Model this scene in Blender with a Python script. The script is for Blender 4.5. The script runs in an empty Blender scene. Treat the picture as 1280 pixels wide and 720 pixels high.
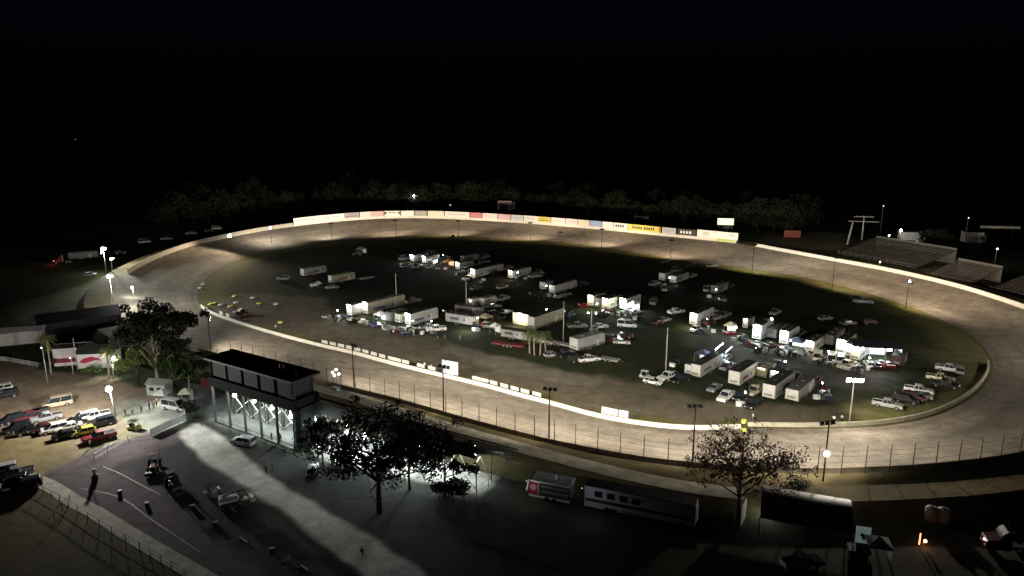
import bpy, math, random
import numpy as np
from mathutils import Vector, Matrix
random.seed(7)
SC = bpy.context.scene
COL = SC.collection
PI = math.pi

# ------------------------------------------------------------------ camera
H = 58.0; F = 899.0; Y0 = 150.0
PITCH = math.atan((360 - Y0) / F)
cd = bpy.data.cameras.new('camera'); cam = bpy.data.objects.new('camera', cd); COL.objects.link(cam)
cam.location = (0, 0, H); cam.rotation_euler = (PI/2 - PITCH, 0, 0)
cd.sensor_width = 36; cd.lens = F / 1280 * 36; cd.clip_end = 9000; cd.clip_start = 1
SC.camera = cam
CP, SP = math.cos(PITCH), math.sin(PITCH)
def P(px, py, z=0.0):
    dx = (px - 640) / F; dy = (360 - py) / F
    d = (dx, CP + dy * SP, -SP + dy * CP)
    t = (z - H) / d[2]
    return (d[0] * t, d[1] * t, z)
def heading(a, b):
    A = P(*a); B = P(*b)
    return math.atan2(B[1] - A[1], B[0] - A[0])
HA = math.radians(50)       # direction most rigs in the pits are parked in
HF = math.radians(-31)      # direction of the front straight

# ------------------------------------------------------------------ materials
MATS = {}
def mat(name, col, rough=0.7, metal=0.0, var=0.25, scale=3.0, emit=None, estr=0.0, spec=0.4, coat=0.0, grime=0.0):
    if name in MATS: return MATS[name]
    m = bpy.data.materials.new(name); m.use_nodes = True
    nt = m.node_tree; b = nt.nodes['Principled BSDF']
    b.inputs['Roughness'].default_value = rough; b.inputs['Metallic'].default_value = metal
    b.inputs['Specular IOR Level'].default_value = spec
    if coat: b.inputs['Coat Weight'].default_value = coat
    tc = nt.nodes.new('ShaderNodeTexCoord'); nz = nt.nodes.new('ShaderNodeTexNoise')
    nz.inputs['Scale'].default_value = scale; nz.inputs['Detail'].default_value = 5
    nt.links.new(tc.outputs['Object'], nz.inputs['Vector'])
    cr = nt.nodes.new('ShaderNodeValToRGB')
    cr.color_ramp.elements[0].position = 0.3; cr.color_ramp.elements[1].position = 0.7
    c0 = [c * (1 - var) for c in col]; c1 = [min(1, c * (1 + var)) for c in col]
    cr.color_ramp.elements[0].color = (*c0, 1); cr.color_ramp.elements[1].color = (*c1, 1)
    nt.links.new(nz.outputs['Fac'], cr.inputs['Fac'])
    nt.links.new(cr.outputs['Color'], b.inputs['Base Color'])
    if emit:
        b.inputs['Emission Color'].default_value = (*emit, 1); b.inputs['Emission Strength'].default_value = estr
    MATS[name] = m
    return m
def paint(name, col, **k):
    k.setdefault('rough', 0.35); k.setdefault('var', 0.12); k.setdefault('coat', 0.3); k.setdefault('scale', 1.3)
    return mat('paint_' + name, col, **k)
PAINTS = {'white': (.66, .67, .66), 'silver': (.3, .31, .32), 'grey': (.2, .21, .22), 'black': (.012, .013, .016), 'red': (.2, .02, .03),
          'yellow': (.5, .48, .08), 'blue': (.06, .07, .11), 'tan': (.3, .26, .19), 'green': (.015, .045, .03), 'maroon': (.08, .015, .02),
          'orange': (.6, .2, .03), 'purple': (.17, .13, .42), 'dark_blue': (.015, .022, .05), 'cream': (.6, .56, .42)}
def PT(c): return paint(c, PAINTS[c])
GLASS = mat('dark_glass', (.015, .02, .025), rough=.08, var=.05, spec=.7)
RUBBER = mat('rubber', (.02, .02, .02), rough=.9)
RIM = mat('alloy_rim', (.45, .45, .46), rough=.35, metal=.8)
STEEL = mat('galvanised_steel', (.36, .37, .37), rough=.5, metal=.5, var=.15)
DSTEEL = mat('dark_steel', (.05, .055, .05), rough=.6, metal=.3)
WOODP = mat('weathered_wood_pole', (.16, .12, .085), rough=.9, scale=8)
WCONC = mat('white_painted_concrete', (.66, .63, .55), rough=.8, var=.14, scale=.9)
CONC = mat('bare_concrete', (.34, .33, .29), rough=.9, var=.2, scale=1.2)
def lampmat(name, col, s): return mat('lit_lamp_' + name, (.8, .8, .8), emit=col, estr=s, var=.02)
LAMP = lampmat('floodlight', (1, .96, .86), 60)
LAMPW = lampmat('white', (.92, 1, .98), 45)
LAMPY = lampmat('warm', (1, .88, .5), 25)
LAMPO = lampmat('orange', (1, .42, .15), 30)
LAMPR = lampmat('red', (1, .12, .06), 12)
HEADL = mat('headlamp_lens', (.7, .7, .68), rough=.1, var=.02)
TAILR = mat('red_lens', (.35, .01, .01), rough=.2)

# ------------------------------------------------------------------ mesh helpers
class MB:
    def __init__(s): s.v = []; s.f = []; s.m = []
    def add(s, vs, fs, mi=0):
        o = len(s.v); s.v += [tuple(v) for v in vs]; s.f += [tuple(i + o for i in f) for f in fs]; s.m += [mi] * len(fs); return s
    def box(s, c, d, rz=0, mi=0, top=1.0):
        x, y, z = c; a, b, h = d[0] / 2, d[1] / 2, d[2] / 2; cs, sn = math.cos(rz), math.sin(rz); vs = []
        for sz, k in ((-1, 1), (1, top)):
            for sx, sy in ((-1, -1), (1, -1), (1, 1), (-1, 1)):
                lx, ly = sx * a * k, sy * b * k
                vs.append((x + lx * cs - ly * sn, y + lx * sn + ly * cs, z + sz * h))
        return s.add(vs, [(0, 3, 2, 1), (4, 5, 6, 7), (0, 1, 5, 4), (1, 2, 6, 5), (2, 3, 7, 6), (3, 0, 4, 7)], mi)
    def cyl(s, p0, p1, r0, r1=None, n=8, mi=0, caps=True):
        if r1 is None: r1 = r0
        p0 = Vector(p0); p1 = Vector(p1); d = (p1 - p0)
        if d.length < 1e-6: return s
        d.normalize(); u = d.orthogonal().normalized(); w = d.cross(u); vs = []
        for p, r in ((p0, r0), (p1, r1)):
            for i in range(n):
                a = 2 * PI * i / n; vs.append(p + u * (math.cos(a) * r) + w * (math.sin(a) * r))
        fs = [(i, (i + 1) % n, n + (i + 1) % n, n + i) for i in range(n)]
        if caps: fs += [tuple(reversed(range(n))), tuple(range(n, 2 * n))]
        return s.add(vs, fs, mi)
    def tube(s, pts, r, n=6, mi=0):
        for a, b in zip(pts[:-1], pts[1:]): s.cyl(a, b, r, r, n, mi)
        return s
    def prism(s, prof, wf, mi=0):
        """side outline (x,z) swept across y; wf(z) is the half width at that height"""
        n = len(prof); vs = [(x, -wf(z), z) for x, z in prof] + [(x, wf(z), z) for x, z in prof]
        fs = [(i, n + i, n + (i + 1) % n, (i + 1) % n) for i in range(n)]
        fs += [tuple(range(n)), tuple(reversed(range(n, 2 * n)))]
        return s.add(vs, fs, mi)
    def quad(s, a, b, c, d, mi=0): return s.add([a, b, c, d], [(0, 1, 2, 3)], mi)
    def sphere(s, c, r, n=8, mi=0, sz=1.0):
        vs = []; m = n // 2
        for j in range(m + 1):
            t = PI * j / m
            for i in range(n):
                a = 2 * PI * i / n; vs.append((c[0] + r * math.sin(t) * math.cos(a), c[1] + r * math.sin(t) * math.sin(a), c[2] + r * sz * math.cos(t)))
        fs = [(j * n + i, (j + 1) * n + i, (j + 1) * n + (i + 1) % n, j * n + (i + 1) % n) for j in range(m) for i in range(n)]
        return s.add(vs, fs, mi)
    def torus(s, c, R, r, ax='z', n=16, k=8, mi=0):
        vs = []
        for i in range(n):
            a = 2 * PI * i / n
            for j in range(k):
                b = 2 * PI * j / k; q = R + r * math.cos(b); h = r * math.sin(b)
                if ax == 'z': vs.append((c[0] + q * math.cos(a), c[1] + q * math.sin(a), c[2] + h))
                else: vs.append((c[0] + q * math.cos(a), c[1] + h, c[2] + q * math.sin(a)))
        fs = [(i * k + j, ((i + 1) % n) * k + j, ((i + 1) % n) * k + (j + 1) % k, i * k + (j + 1) % k) for i in range(n) for j in range(k)]
        return s.add(vs, fs, mi)
    def mesh(s, name, mats, smooth=False):
        me = bpy.data.meshes.new(name); me.from_pydata(s.v, [], s.f)
        if not isinstance(mats, (list, tuple)): mats = [mats]
        for m in mats: me.materials.append(m)
        if len(mats) > 1: me.polygons.foreach_set('material_index', s.m)
        if smooth: me.polygons.foreach_set('use_smooth', [True] * len(s.f))
        me.update(); return me
    def build(s, name, mats, parent=None, smooth=False, bevel=0.0, loc=None, label=None):
        o = bpy.data.objects.new(name, s.mesh(name, mats, smooth)); COL.objects.link(o)
        if parent: o.parent = parent
        if loc: o.location = loc
        if bevel:
            b = o.modifiers.new('bevel', 'BEVEL'); b.width = bevel; b.segments = 2; b.limit_method = 'ANGLE'
        if label: o['label'] = label
        return o
USED = {}
def tag(o, label, cat, group=None):
    o['label'] = label; o['category'] = cat
    if group: o['group'] = group
    USED.setdefault(label, []).append(o.name)
    return o
def thing(name, label, cat, loc=(0, 0, 0), rz=0, group=None):
    o = bpy.data.objects.new(name, None); COL.objects.link(o); o.location = loc; o.rotation_euler = (0, 0, rz)
    o.empty_display_size = .5
    return tag(o, label, cat, group)
def struct(o, kind='structure', label=None):
    o['kind'] = kind
    if label: o['label'] = label
    return o
def dup(root, loc, rz, label, group=None):
    kids = CH.get(root.name, [])
    r = root.copy(); COL.objects.link(r); r.location = loc; r.rotation_euler = (0, 0, rz)
    if 'group' in r.keys() and not group: del r['group']
    r['label'] = label
    if group: r['group'] = group
    USED.setdefault(label, []).append(r.name)
    for c, subs in kids:
        k = c.copy(); COL.objects.link(k); k.parent = r
        for g in subs:
            q = g.copy(); COL.objects.link(q); q.parent = k
    return r
CH = {}
def remember(root):
    """note the parts of a finished prototype so that copies are quick"""
    ch = [o for o in COL.objects if o.parent == root]
    CH[root.name] = [(c, [o for o in COL.objects if o.parent == c]) for c in ch]
    return root
PROTO = {}
def place(key, maker, loc, rz, label, cat, group=None):
    """first use of a kind is the prototype itself; later uses are copies"""
    if key not in PROTO:
        r = maker(label, cat); PROTO[key] = remember(r)
        r.location = loc; r.rotation_euler = (0, 0, rz)
        if group: r['group'] = group
        return r
    return dup(PROTO[key], loc, rz, label, group)
ORD = ['first', 'second', 'third', 'fourth', 'fifth', 'sixth', 'seventh', 'eighth', 'ninth', 'tenth', 'eleventh', 'twelfth', 'thirteenth',
       'fourteenth', 'fifteenth', 'sixteenth', 'seventeenth', 'eighteenth', 'nineteenth', 'twentieth']
def nth(i):
    if i < 20: return ORD[i]
    t = {2: 'twenty', 3: 'thirty', 4: 'forty', 5: 'fifty', 6: 'sixty'}
    n = i + 1; a, b = divmod(n, 10)
    if b == 0: return {3: 'thirtieth', 4: 'fortieth', 5: 'fiftieth', 6: 'sixtieth'}[a]
    return t[a] + '-' + ORD[b - 1]
def light(kind, loc, power, col, parent=None, size=.25, spot=None, target=None, blend=1.0, reach=0):
    d = bpy.data.lights.new('lamp_glow', kind); d.energy = power; d.color = col; d.shadow_soft_size = size
    if reach:            # reflector optics: throws far, weaker just below the pole
        d.energy = power * (1 + .65 * (reach / 22) ** 2); d.use_nodes = True; nt = d.node_tree; fo = nt.nodes.new('ShaderNodeLightFalloff'); fo.inputs['Strength'].default_value = 1; fo.inputs['Smooth'].default_value = reach ** 2 * .65
        nt.links.new(fo.outputs['Quadratic'], nt.nodes['Emission'].inputs['Strength'])
    o = bpy.data.objects.new('lamp_glow', d); COL.objects.link(o)
    if kind == 'SPOT': d.spot_size = spot; d.spot_blend = blend
    o.location = loc
    if target is not None:
        v = Vector(target) - Vector(loc); o.rotation_euler = v.to_track_quat('-Z', 'Y').to_euler()
    if parent:                      # loc and target are given in the parent's own space
        o.parent = parent
    return o

# ------------------------------------------------------------------ the oval
def catmull(pts, n=10, closed=True):
    pts = [np.array(p, float) for p in pts]; N = len(pts); out = []
    for i in range(N if closed else N - 1):
        g = (lambda k: pts[k % N]) if closed else (lambda k: pts[max(0, min(N - 1, k))])
        p0, p1, p2, p3 = g(i - 1), g(i), g(i + 1), g(i + 2)
        for t in np.linspace(0, 1, n, endpoint=False):
            out.append(.5 * ((2 * p1) + (-p0 + p2) * t + (2 * p0 - 5 * p1 + 4 * p2 - p3) * t * t + (-p0 + 3 * p1 - 3 * p2 + p3) * t ** 3))
    if not closed: out.append(pts[-1])
    return np.array(out)
INN = [(250, 382), (262, 391), (300, 405), (350, 420), (400, 433), (440, 442), (480, 453), (540, 468), (600, 482), (640, 493), (690, 506), (745, 521), (800, 531),
       (865, 537), (930, 535), (1000, 536), (1060, 535), (1110, 532), (1160, 523), (1197, 508), (1225, 488), (1240, 466), (1240, 452), (1230, 435),
       (1210, 417), (1180, 401), (1145, 386), (1100, 371), (1035, 353), (985, 343), (925, 334), (865, 328), (815, 319), (765, 311), (715, 304), (640, 299),
       (545, 294), (445, 299), (395, 304), (345, 312), (315, 319), (285, 330), (265, 342), (252, 356), (247, 368)]
OUT = [(250, 440, 2), (264, 443, 2), (320, 458, 2), (377, 473, 2), (415, 483, 2), (480, 498, 2), (555, 519, 2), (600, 532, 2), (687, 554, 2), (740, 565, 2), (802, 576, 2),
       (852, 582, 2), (920, 588, 2), (1000, 591, 2), (1060, 590, 2), (1135, 587, 2.2), (1210, 580, 2.6), (1280, 569, 3), (1335, 545, 3.5), (1365, 505, 3.8),
       (1372, 465, 3.8), (1358, 430, 3.8), (1330, 405, 3.8), (1280, 386, 3.8), (1260, 379, 3.8), (1210, 363, 3.8), (1160, 350, 3.8), (1100, 337, 3.8),
       (1035, 325, 4), (960, 311, 4), (922, 304, 4), (840, 296, 4), (740, 286, 4), (640, 278, 4), (545, 273, 4), (480, 273, 4), (420, 277, 4), (367, 283, 4),
       (320, 290, 4), (262, 302, 4), (225, 312, 3.8), (190, 326, 3.5), (164, 340, 3.2), (147, 354, 3), (139, 370, 2.6), (142, 387, 2.2), (155, 403, 2), (185, 421, 2), (218, 432, 2)]
CX, CY = P(760, 400)[:2]
NT = 360
TH = np.linspace(-PI, PI, NT, endpoint=False)
def polar(pts):
    c = catmull(pts, 12); a = np.arctan2(c[:, 1] - CY, c[:, 0] - CX); r = np.hypot(c[:, 0] - CX, c[:, 1] - CY)
    o = np.argsort(a); a = a[o]; r = r[o]; z = c[o, 2]
    a3 = np.concatenate([a - 2 * PI, a, a + 2 * PI])
    R = np.interp(TH, a3, np.tile(r, 3)); Z = np.interp(TH, a3, np.tile(z, 3))
    k = np.array([1, 2, 3, 2, 1.]); k /= k.sum()
    for _ in range(2): R = np.convolve(np.concatenate([R[-2:], R, R[:2]]), k, 'valid')
    return R, Z
RI, ZI = polar([P(x, y, 0.05) for x, y in INN])
RO, ZO = polar([P(x, y, z) for x, y, z in OUT])
def ring(th, t, dz=0.0):
    """point on the oval at angle th; t = 0 inner edge, 1 outer edge"""
    th = (th + PI) % (2 * PI) - PI
    ri = np.interp(th, TH, RI, period=2 * PI); ro = np.interp(th, TH, RO, period=2 * PI); z1 = np.interp(th, TH, ZO, period=2 * PI)
    r = ri + (ro - ri) * t
    tt = max(0, min(1, t)); z = .06 + (z1 - .06) * tt ** 1.25
    return Vector((CX + r * math.cos(th), CY + r * math.sin(th), z + dz))
def ang(px, py, z=0.0):
    p = P(px, py, z); return math.atan2(p[1] - CY, p[0] - CX)
# ------------------------------------------------------------------ ground
def gmat(name, streak=False):
    m = bpy.data.materials.new(name); m.use_nodes = True; nt = m.node_tree; b = nt.nodes['Principled BSDF']
    b.inputs['Roughness'].default_value = .95; b.inputs['Specular IOR Level'].default_value = .15
    at = nt.nodes.new('ShaderNodeAttribute'); at.attribute_name = 'Col'
    tc = nt.nodes.new('ShaderNodeTexCoord')
    fac = None
    for sc, lo, hi in ((.045, .72, 1.25), (.35, .7, 1.28), (2.6, .72, 1.3)):
        nz = nt.nodes.new('ShaderNodeTexNoise'); nz.inputs['Scale'].default_value = sc; nz.inputs['Detail'].default_value = 6; nz.inputs['Roughness'].default_value = .65
        nt.links.new(tc.outputs['Object'], nz.inputs['Vector'])
        mr = nt.nodes.new('ShaderNodeMapRange'); mr.inputs[1].default_value = .3; mr.inputs[2].default_value = .7; mr.inputs[3].default_value = lo; mr.inputs[4].default_value = hi
        nt.links.new(nz.outputs['Fac'], mr.inputs[0])
        if fac is None: fac = mr.outputs[0]
        else:
            mu = nt.nodes.new('ShaderNodeMath'); mu.operation = 'MULTIPLY'; nt.links.new(fac, mu.inputs[0]); nt.links.new(mr.outputs[0], mu.inputs[1]); fac = mu.outputs[0]
    if streak:
        uv = nt.nodes.new('ShaderNodeUVMap'); uv.uv_map = 'UVMap'
        for sc, dist, lo, hi in (((.012, 9, 1), .6, .89, 1.11), ((.05, 34, 1), .3, .92, 1.08)):
            mp = nt.nodes.new('ShaderNodeMapping'); mp.inputs['Scale'].default_value = sc
            nt.links.new(uv.outputs['UV'], mp.inputs['Vector'])
            nz = nt.nodes.new('ShaderNodeTexNoise'); nz.inputs['Scale'].default_value = 1; nz.inputs['Detail'].default_value = 4; nz.inputs['Distortion'].default_value = dist
            nt.links.new(mp.outputs['Vector'], nz.inputs['Vector'])
            mr = nt.nodes.new('ShaderNodeMapRange'); mr.inputs[1].default_value = .3; mr.inputs[2].default_value = .7; mr.inputs[3].default_value = lo; mr.inputs[4].default_value = hi
            nt.links.new(nz.outputs['Fac'], mr.inputs[0])
            mu = nt.nodes.new('ShaderNodeMath'); mu.operation = 'MULTIPLY'; nt.links.new(fac, mu.inputs[0]); nt.links.new(mr.outputs[0], mu.inputs[1]); fac = mu.outputs[0]
    mx = nt.nodes.new('ShaderNodeVectorMath'); mx.operation = 'SCALE'
    nt.links.new(at.outputs['Color'], mx.inputs[0]); nt.links.new(fac, mx.inputs['Scale'])
    nt.links.new(mx.outputs[0], b.inputs['Base Color'])
    bp = nt.nodes.new('ShaderNodeBump'); bp.inputs['Strength'].default_value = .35; bp.inputs['Distance'].default_value = .12
    nt.links.new(fac, bp.inputs['Height']); nt.links.new(bp.outputs[0], b.inputs['Normal'])
    return m
def set_col(me, cols):
    ca = me.color_attributes.new('Col', 'FLOAT_COLOR', 'POINT')
    c = np.ones((len(me.vertices), 4), np.float32); c[:, :3] = cols; ca.data.foreach_set('color', c.ravel())
GRASS = (.03, .036, .014)
rng = np.random.default_rng(3)
def vnoise(X, Y, s, seed):
    r = np.random.default_rng(seed); g = r.random((64, 64)); u = X / s; v = Y / s
    i = np.floor(u).astype(int); j = np.floor(v).astype(int); fu = u - i; fv = v - j; fu = fu * fu * (3 - 2 * fu); fv = fv * fv * (3 - 2 * fv)
    G = lambda a, b: g[a % 64, b % 64]
    return (G(i, j) * (1 - fu) + G(i + 1, j) * fu) * (1 - fv) + (G(i, j + 1) * (1 - fu) + G(i + 1, j + 1) * fu) * fv
def sdist(X, Y, poly):
    d2 = np.full(X.shape, 1e12); ins = np.zeros(X.shape, bool); n = len(poly)
    for i in range(n):
        x0, y0 = poly[i]; x1, y1 = poly[(i + 1) % n]; ex, ey = x1 - x0, y1 - y0
        t = np.clip(((X - x0) * ex + (Y - y0) * ey) / (ex * ex + ey * ey + 1e-9), 0, 1)
        d2 = np.minimum(d2, (X - x0 - t * ex) ** 2 + (Y - y0 - t * ey) ** 2)
        c = ((y0 > Y) != (y1 > Y)) & (X < (x1 - x0) * (Y - y0) / (y1 - y0 + 1e-12) + x0)
        ins ^= c
    return np.where(ins, 1, -1) * np.sqrt(d2)
gxs = np.concatenate([np.arange(-210, -110, 1.3), np.arange(-110, 60, .45), np.arange(60, 232, 1.2)])
gys = np.concatenate([np.arange(78, 175, .45), np.arange(175, 472, 1.2)])
nx, ny = len(gxs), len(gys)
XX, YY = np.meshgrid(gxs, gys)
X = XX.ravel(); Y = YY.ravel()
cols = np.tile(np.array(GRASS, np.float32), (len(X), 1))
nz1 = vnoise(X, Y, 7, 1) * .6 + vnoise(X, Y, 2.6, 2) * .4 - .5; nz2 = vnoise(X, Y, 23, 5) - .5
def patch(pxs, col, soft=1.5, rough=3.0, op=1.0, z=0):
    global cols
    poly = [P(a, b)[:2] for a, b in pxs]; bx = np.array(poly)
    sel = (X > bx[:, 0].min() - 12) & (X < bx[:, 0].max() + 12) & (Y > bx[:, 1].min() - 12) & (Y < bx[:, 1].max() + 12)
    d = sdist(X[sel], Y[sel], poly) + nz1[sel] * rough
    w = np.clip(d / soft + .5, 0, 1); w = (w * w * (3 - 2 * w) * op)[:, None]
    cols[sel] = cols[sel] * (1 - w) + np.array(col, np.float32) * w
# infield
inner = [(CX + r * math.cos(t), CY + r * math.sin(t)) for t, r in zip(TH[::6], RI[::6])]
din = sdist(X, Y, inner)
w = np.clip((din - 9 + nz1 * 9 + nz2 * 10) / 8, 0, 1)[:, None] * (din > 0)[:, None]
cols = cols * (1 - w) + np.array((.032, .04, .019), np.float32) * w
w = ((din > -1) & (din < 12)).astype(float)[:, None] * np.clip((12 - din + nz1 * 5) / 5, 0, 1)[:, None]
cols = cols * (1 - w) + np.array((.105, .1, .035), np.float32) * w
patch([(255, 386), (300, 398), (400, 426), (500, 452), (640, 484), (745, 513), (860, 528), (1000, 527), (1080, 515), (990, 508), (880, 500), (800, 478), (700, 462), (600, 442), (520, 418), (430, 400), (330, 372), (280, 372)], (.13, .112, .08), 5, 6)
patch([(560, 428), (640, 450), (760, 475), (740, 482), (620, 462), (550, 440)], (.22, .2, .16), 4, 4, .8)
patch([(600, 395), (700, 415), (800, 440), (790, 462), (700, 452), (600, 430)], (.05, .055, .025), 5, 8, .7)
patch([(870, 410), (1000, 440), (1120, 470), (1110, 490), (1030, 480), (940, 455), (860, 430)], (.12, .115, .105), 6, 6, .9)
patch([(905, 432), (960, 445), (1000, 458), (985, 463), (930, 450)], (.22, .21, .19), 3, 3, .6)
patch([(1130, 430), (1200, 440), (1215, 470), (1170, 505), (1120, 520), (1090, 515), (1150, 490), (1185, 465)], (.1, .1, .04), 5, 6, .8)
patch([(330, 340), (420, 330), (640, 330), (800, 340), (900, 350), (860, 365), (700, 372), (560, 360), (420, 372), (350, 360)], (.025, .025, .022), 10, 10, .8)  # far infield colour darkened where the floodlight falls off
patch([(265, 378), (300, 366), (400, 372), (420, 392), (380, 410), (300, 398)], (.12, .095, .075), 4, 6, .9)
# outside
patch([(-400, 450), (-100, 448), (0, 453), (60, 463), (120, 468), (240, 500), (238, 532), (160, 553), (60, 602), (-60, 640), (-300, 700), (-500, 700)], (.25, .2, .145), 3, 4)
patch([(-300, 545), (0, 545), (90, 552), (100, 572), (40, 598), (-60, 620), (-300, 640)], (.2, .17, .08), 4, 6, .8)
patch([(-100, 500), (40, 485), (110, 500), (90, 530), (30, 545), (-60, 540)], (.15, .12, .085), 4, 6, .75)
patch([(150, 498), (238, 512), (240, 530), (185, 550), (148, 520)], (.4, .42, .36), 3, 3, .9)
patch([(150, 500), (185, 552), (120, 575), (110, 560), (155, 540)], (.2, .19, .1), 4, 4, .7)
ROADC = (.12, .095, .1)
patch([(40, 600), (120, 562), (190, 540), (236, 533), (300, 600), (420, 720), (470, 790), (330, 790), (160, 670), (90, 625)], ROADC, 1.5, 1.0)
patch([(150, 585), (200, 555), (235, 548), (330, 640), (440, 740), (380, 760), (260, 660)], (.022, .022, .022), 4, 4, .95)
patch([(236, 528), (262, 532), (372, 565), (400, 572), (560, 612), (650, 590), (660, 600), (600, 800), (520, 790), (380, 640)], (.045, .05, .044), 2, 2)
patch([(218, 534), (246, 526), (285, 553), (332, 590), (400, 633), (470, 678), (560, 740), (620, 800), (520, 800), (466, 728), (368, 650), (314, 612), (268, 585), (235, 556)], (.62, .62, .56), 1.2, 1.6)
patch([(236, 480), (265, 478), (300, 500), (380, 520), (372, 562), (268, 530), (236, 512)], (.2, .21, .2), 3, 2, .9)
patch([(380, 500), (650, 570), (600, 620), (395, 572)], (.42, .42, .39), 2, 2, .95)
patch([(-300, 640), (0, 622), (45, 604), (92, 632), (160, 676), (330, 800), (-300, 900)], (.085, .068, .026), 2, 3)
patch([(40, 612), (95, 632), (120, 655), (60, 668), (-40, 650)], (.15, .1, .05), 4, 4, .7)
patch([(640, 585), (900, 640), (1300, 640), (1400, 800), (620, 800)], (.035, .036, .024), 3, 3)
patch([(890, 596), (1100, 600), (1400, 590), (1400, 640), (1100, 640), (900, 620)], (.1, .1, .035), 4, 4)
patch([(960, 618), (1100, 622), (1180, 612), (1300, 618), (1290, 640), (1000, 640)], (.095, .065, .035), 4, 5, .8)
patch([(50, 380), (130, 340), (160, 400), (140, 430), (90, 400)], (.07, .075, .025), 5, 6)
patch([(0, 385), (120, 352), (140, 356), (30, 400)], (.14, .14, .07), 4, 3, .6)
patch([(950, 292), (1060, 290), (1060, 316), (950, 304)], (.16, .15, .09), 8, 8)
patch([(1130, 318), (1290, 318), (1290, 372), (1160, 345)], (.12, .11, .08), 6, 6, .8)
me = bpy.data.meshes.new('ground')
V = np.stack([X, Y, np.zeros_like(X)], 1)
idx = np.arange(nx * ny).reshape(ny, nx)
Q = np.stack([idx[:-1, :-1], idx[:-1, 1:], idx[1:, 1:], idx[1:, :-1]], -1).reshape(-1, 4)
# no ground sheet under the racing surface itself (it has its own)
me.vertices.add(len(V)); me.vertices.foreach_set('co', V.ravel())
me.loops.add(Q.size); me.loops.foreach_set('vertex_index', Q.ravel())
me.polygons.add(len(Q)); me.polygons.foreach_set('loop_start', np.arange(len(Q)) * 4); me.polygons.foreach_set('loop_total', np.full(len(Q), 4))
me.update(); me.validate(); set_col(me, cols); GM = gmat('earth_and_grass'); me.materials.append(GM)
o = bpy.data.objects.new('ground', me); COL.objects.link(o); struct(o)
me = bpy.data.meshes.new('terrain')
me.from_pydata([(-6000, -500, -.12), (6000, -500, -.12), (6000, 9000, -.12), (-6000, 9000, -.12)], [], [(0, 1, 2, 3)])
set_col(me, np.tile(np.array(GRASS), (4, 1))); me.materials.append(GM)
struct(bpy.data.objects.new('terrain', me)); COL.objects.link(bpy.data.objects['terrain'])

# racing surface, outer berm
TN = 720; ths = np.linspace(-PI, PI, TN, endpoint=False); KC = 17
vs = []; uv = []; tc = []; arc = 0; last = None
for th in ths:
    m = ring(th, .5)
    if last: arc += (m - last).length
    last = m
    for k in range(KC):
        t = k / (KC - 1); vs.append(tuple(ring(th, t))); uv.append((arc, t))
        base = np.array((.225, .195, .157))
        g = 1 - .25 * math.exp(-((t - .06) / .06) ** 2) - .22 * math.exp(-((t - .42) / .16) ** 2) + .1 * math.exp(-((t - .72) / .12) ** 2)
        tc.append(base * g * (1 + .12 * math.sin(th * 5 + t * 6)))
uv0 = uv
fs = [(i * KC + k, ((i + 1) % TN) * KC + k, ((i + 1) % TN) * KC + k + 1, i * KC + k + 1) for i in range(TN) for k in range(KC - 1)]
me = bpy.data.meshes.new('race_track'); me.from_pydata(vs, [], [tuple(reversed(f)) for f in fs]); me.update()
ul = me.uv_layers.new(name='UVMap')
for p in me.polygons:
    wrap = max(me.loops[l].vertex_index for l in p.loop_indices) >= (TN - 1) * KC and min(me.loops[l].vertex_index for l in p.loop_indices) < KC
    for l in p.loop_indices:
        vi = me.loops[l].vertex_index; u = list(uv0[vi])
        if wrap and vi < KC: u[0] = arc + 2
        ul.data[l].uv = u
set_col(me, np.array(tc)); me.materials.append(gmat('racing_clay', True)); me.polygons.foreach_set('use_smooth', [True] * len(me.polygons))
struct(bpy.data.objects.new('race_track', me)); COL.objects.link(bpy.data.objects['race_track'])
vs = []; tc = []
for th in ths:
    a = ring(th, 1); d = Vector((math.cos(th), math.sin(th), 0))
    for q, (off, fz) in enumerate(((0, 1.0), (1.0, .99), (9.0, .95), (12.0, .02))):
        p = a + d * off; p.z = a.z * fz if q < 3 else .02; vs.append(tuple(p))
        front = abs((th + PI / 2 + .0)) < 1.0
        tc.append((.13, .105, .055) if q < 3 else (.07, .07, .03))
fs = [(i * 4 + k, ((i + 1) % TN) * 4 + k, ((i + 1) % TN) * 4 + k + 1, i * 4 + k + 1) for i in range(TN) for k in range(3)]
me = bpy.data.meshes.new('grass_berm'); me.from_pydata(vs, [], [tuple(reversed(f)) for f in fs]); set_col(me, np.array(tc)); me.materials.append(GM)
struct(bpy.data.objects.new('grass_berm', me)); COL.objects.link(bpy.data.objects['grass_berm'])

def ribbon(name, pts, w, z, m, kind='structure', n=8, z0=0.0):
    c = catmull([P(p[0], p[1], z0)[:2] for p in pts], n, False); b = MB(); vs = []
    for i, p in enumerate(c):
        q = c[min(i + 1, len(c) - 1)] - c[max(i - 1, 0)]; q = q / (np.hypot(*q) + 1e-9); nn = np.array((-q[1], q[0])) * w / 2
        vs += [(p[0] + nn[0], p[1] + nn[1], z), (p[0] - nn[0], p[1] - nn[1], z)]
    b.add(vs, [(2 * i, 2 * i + 1, 2 * i + 3, 2 * i + 2) for i in range(len(c) - 1)])
    return struct(b.build(name, m), kind)
WALK = mat('worn_concrete_path', (.46, .43, .34), rough=.9, var=.3, scale=.5)
ribbon('walkway', [(372, 477), (410, 488), (447, 498), (496, 514), (531, 525), (587, 542), (647, 559), (700, 573), (780, 593), (860, 609), (930, 618)], 3.6, 2.03, WALK, z0=1.95)
ribbon('footpath', [(925, 618), (980, 621), (1040, 637), (1090, 643), (1130, 634), (1170, 630), (1185, 640)], 1.1, .03, WALK)
ribbon('sidewalk', [(30, 594), (60, 606), (92, 626), (118, 640), (150, 660), (200, 690), (262, 726)], 2.6, .03, WALK)
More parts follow.
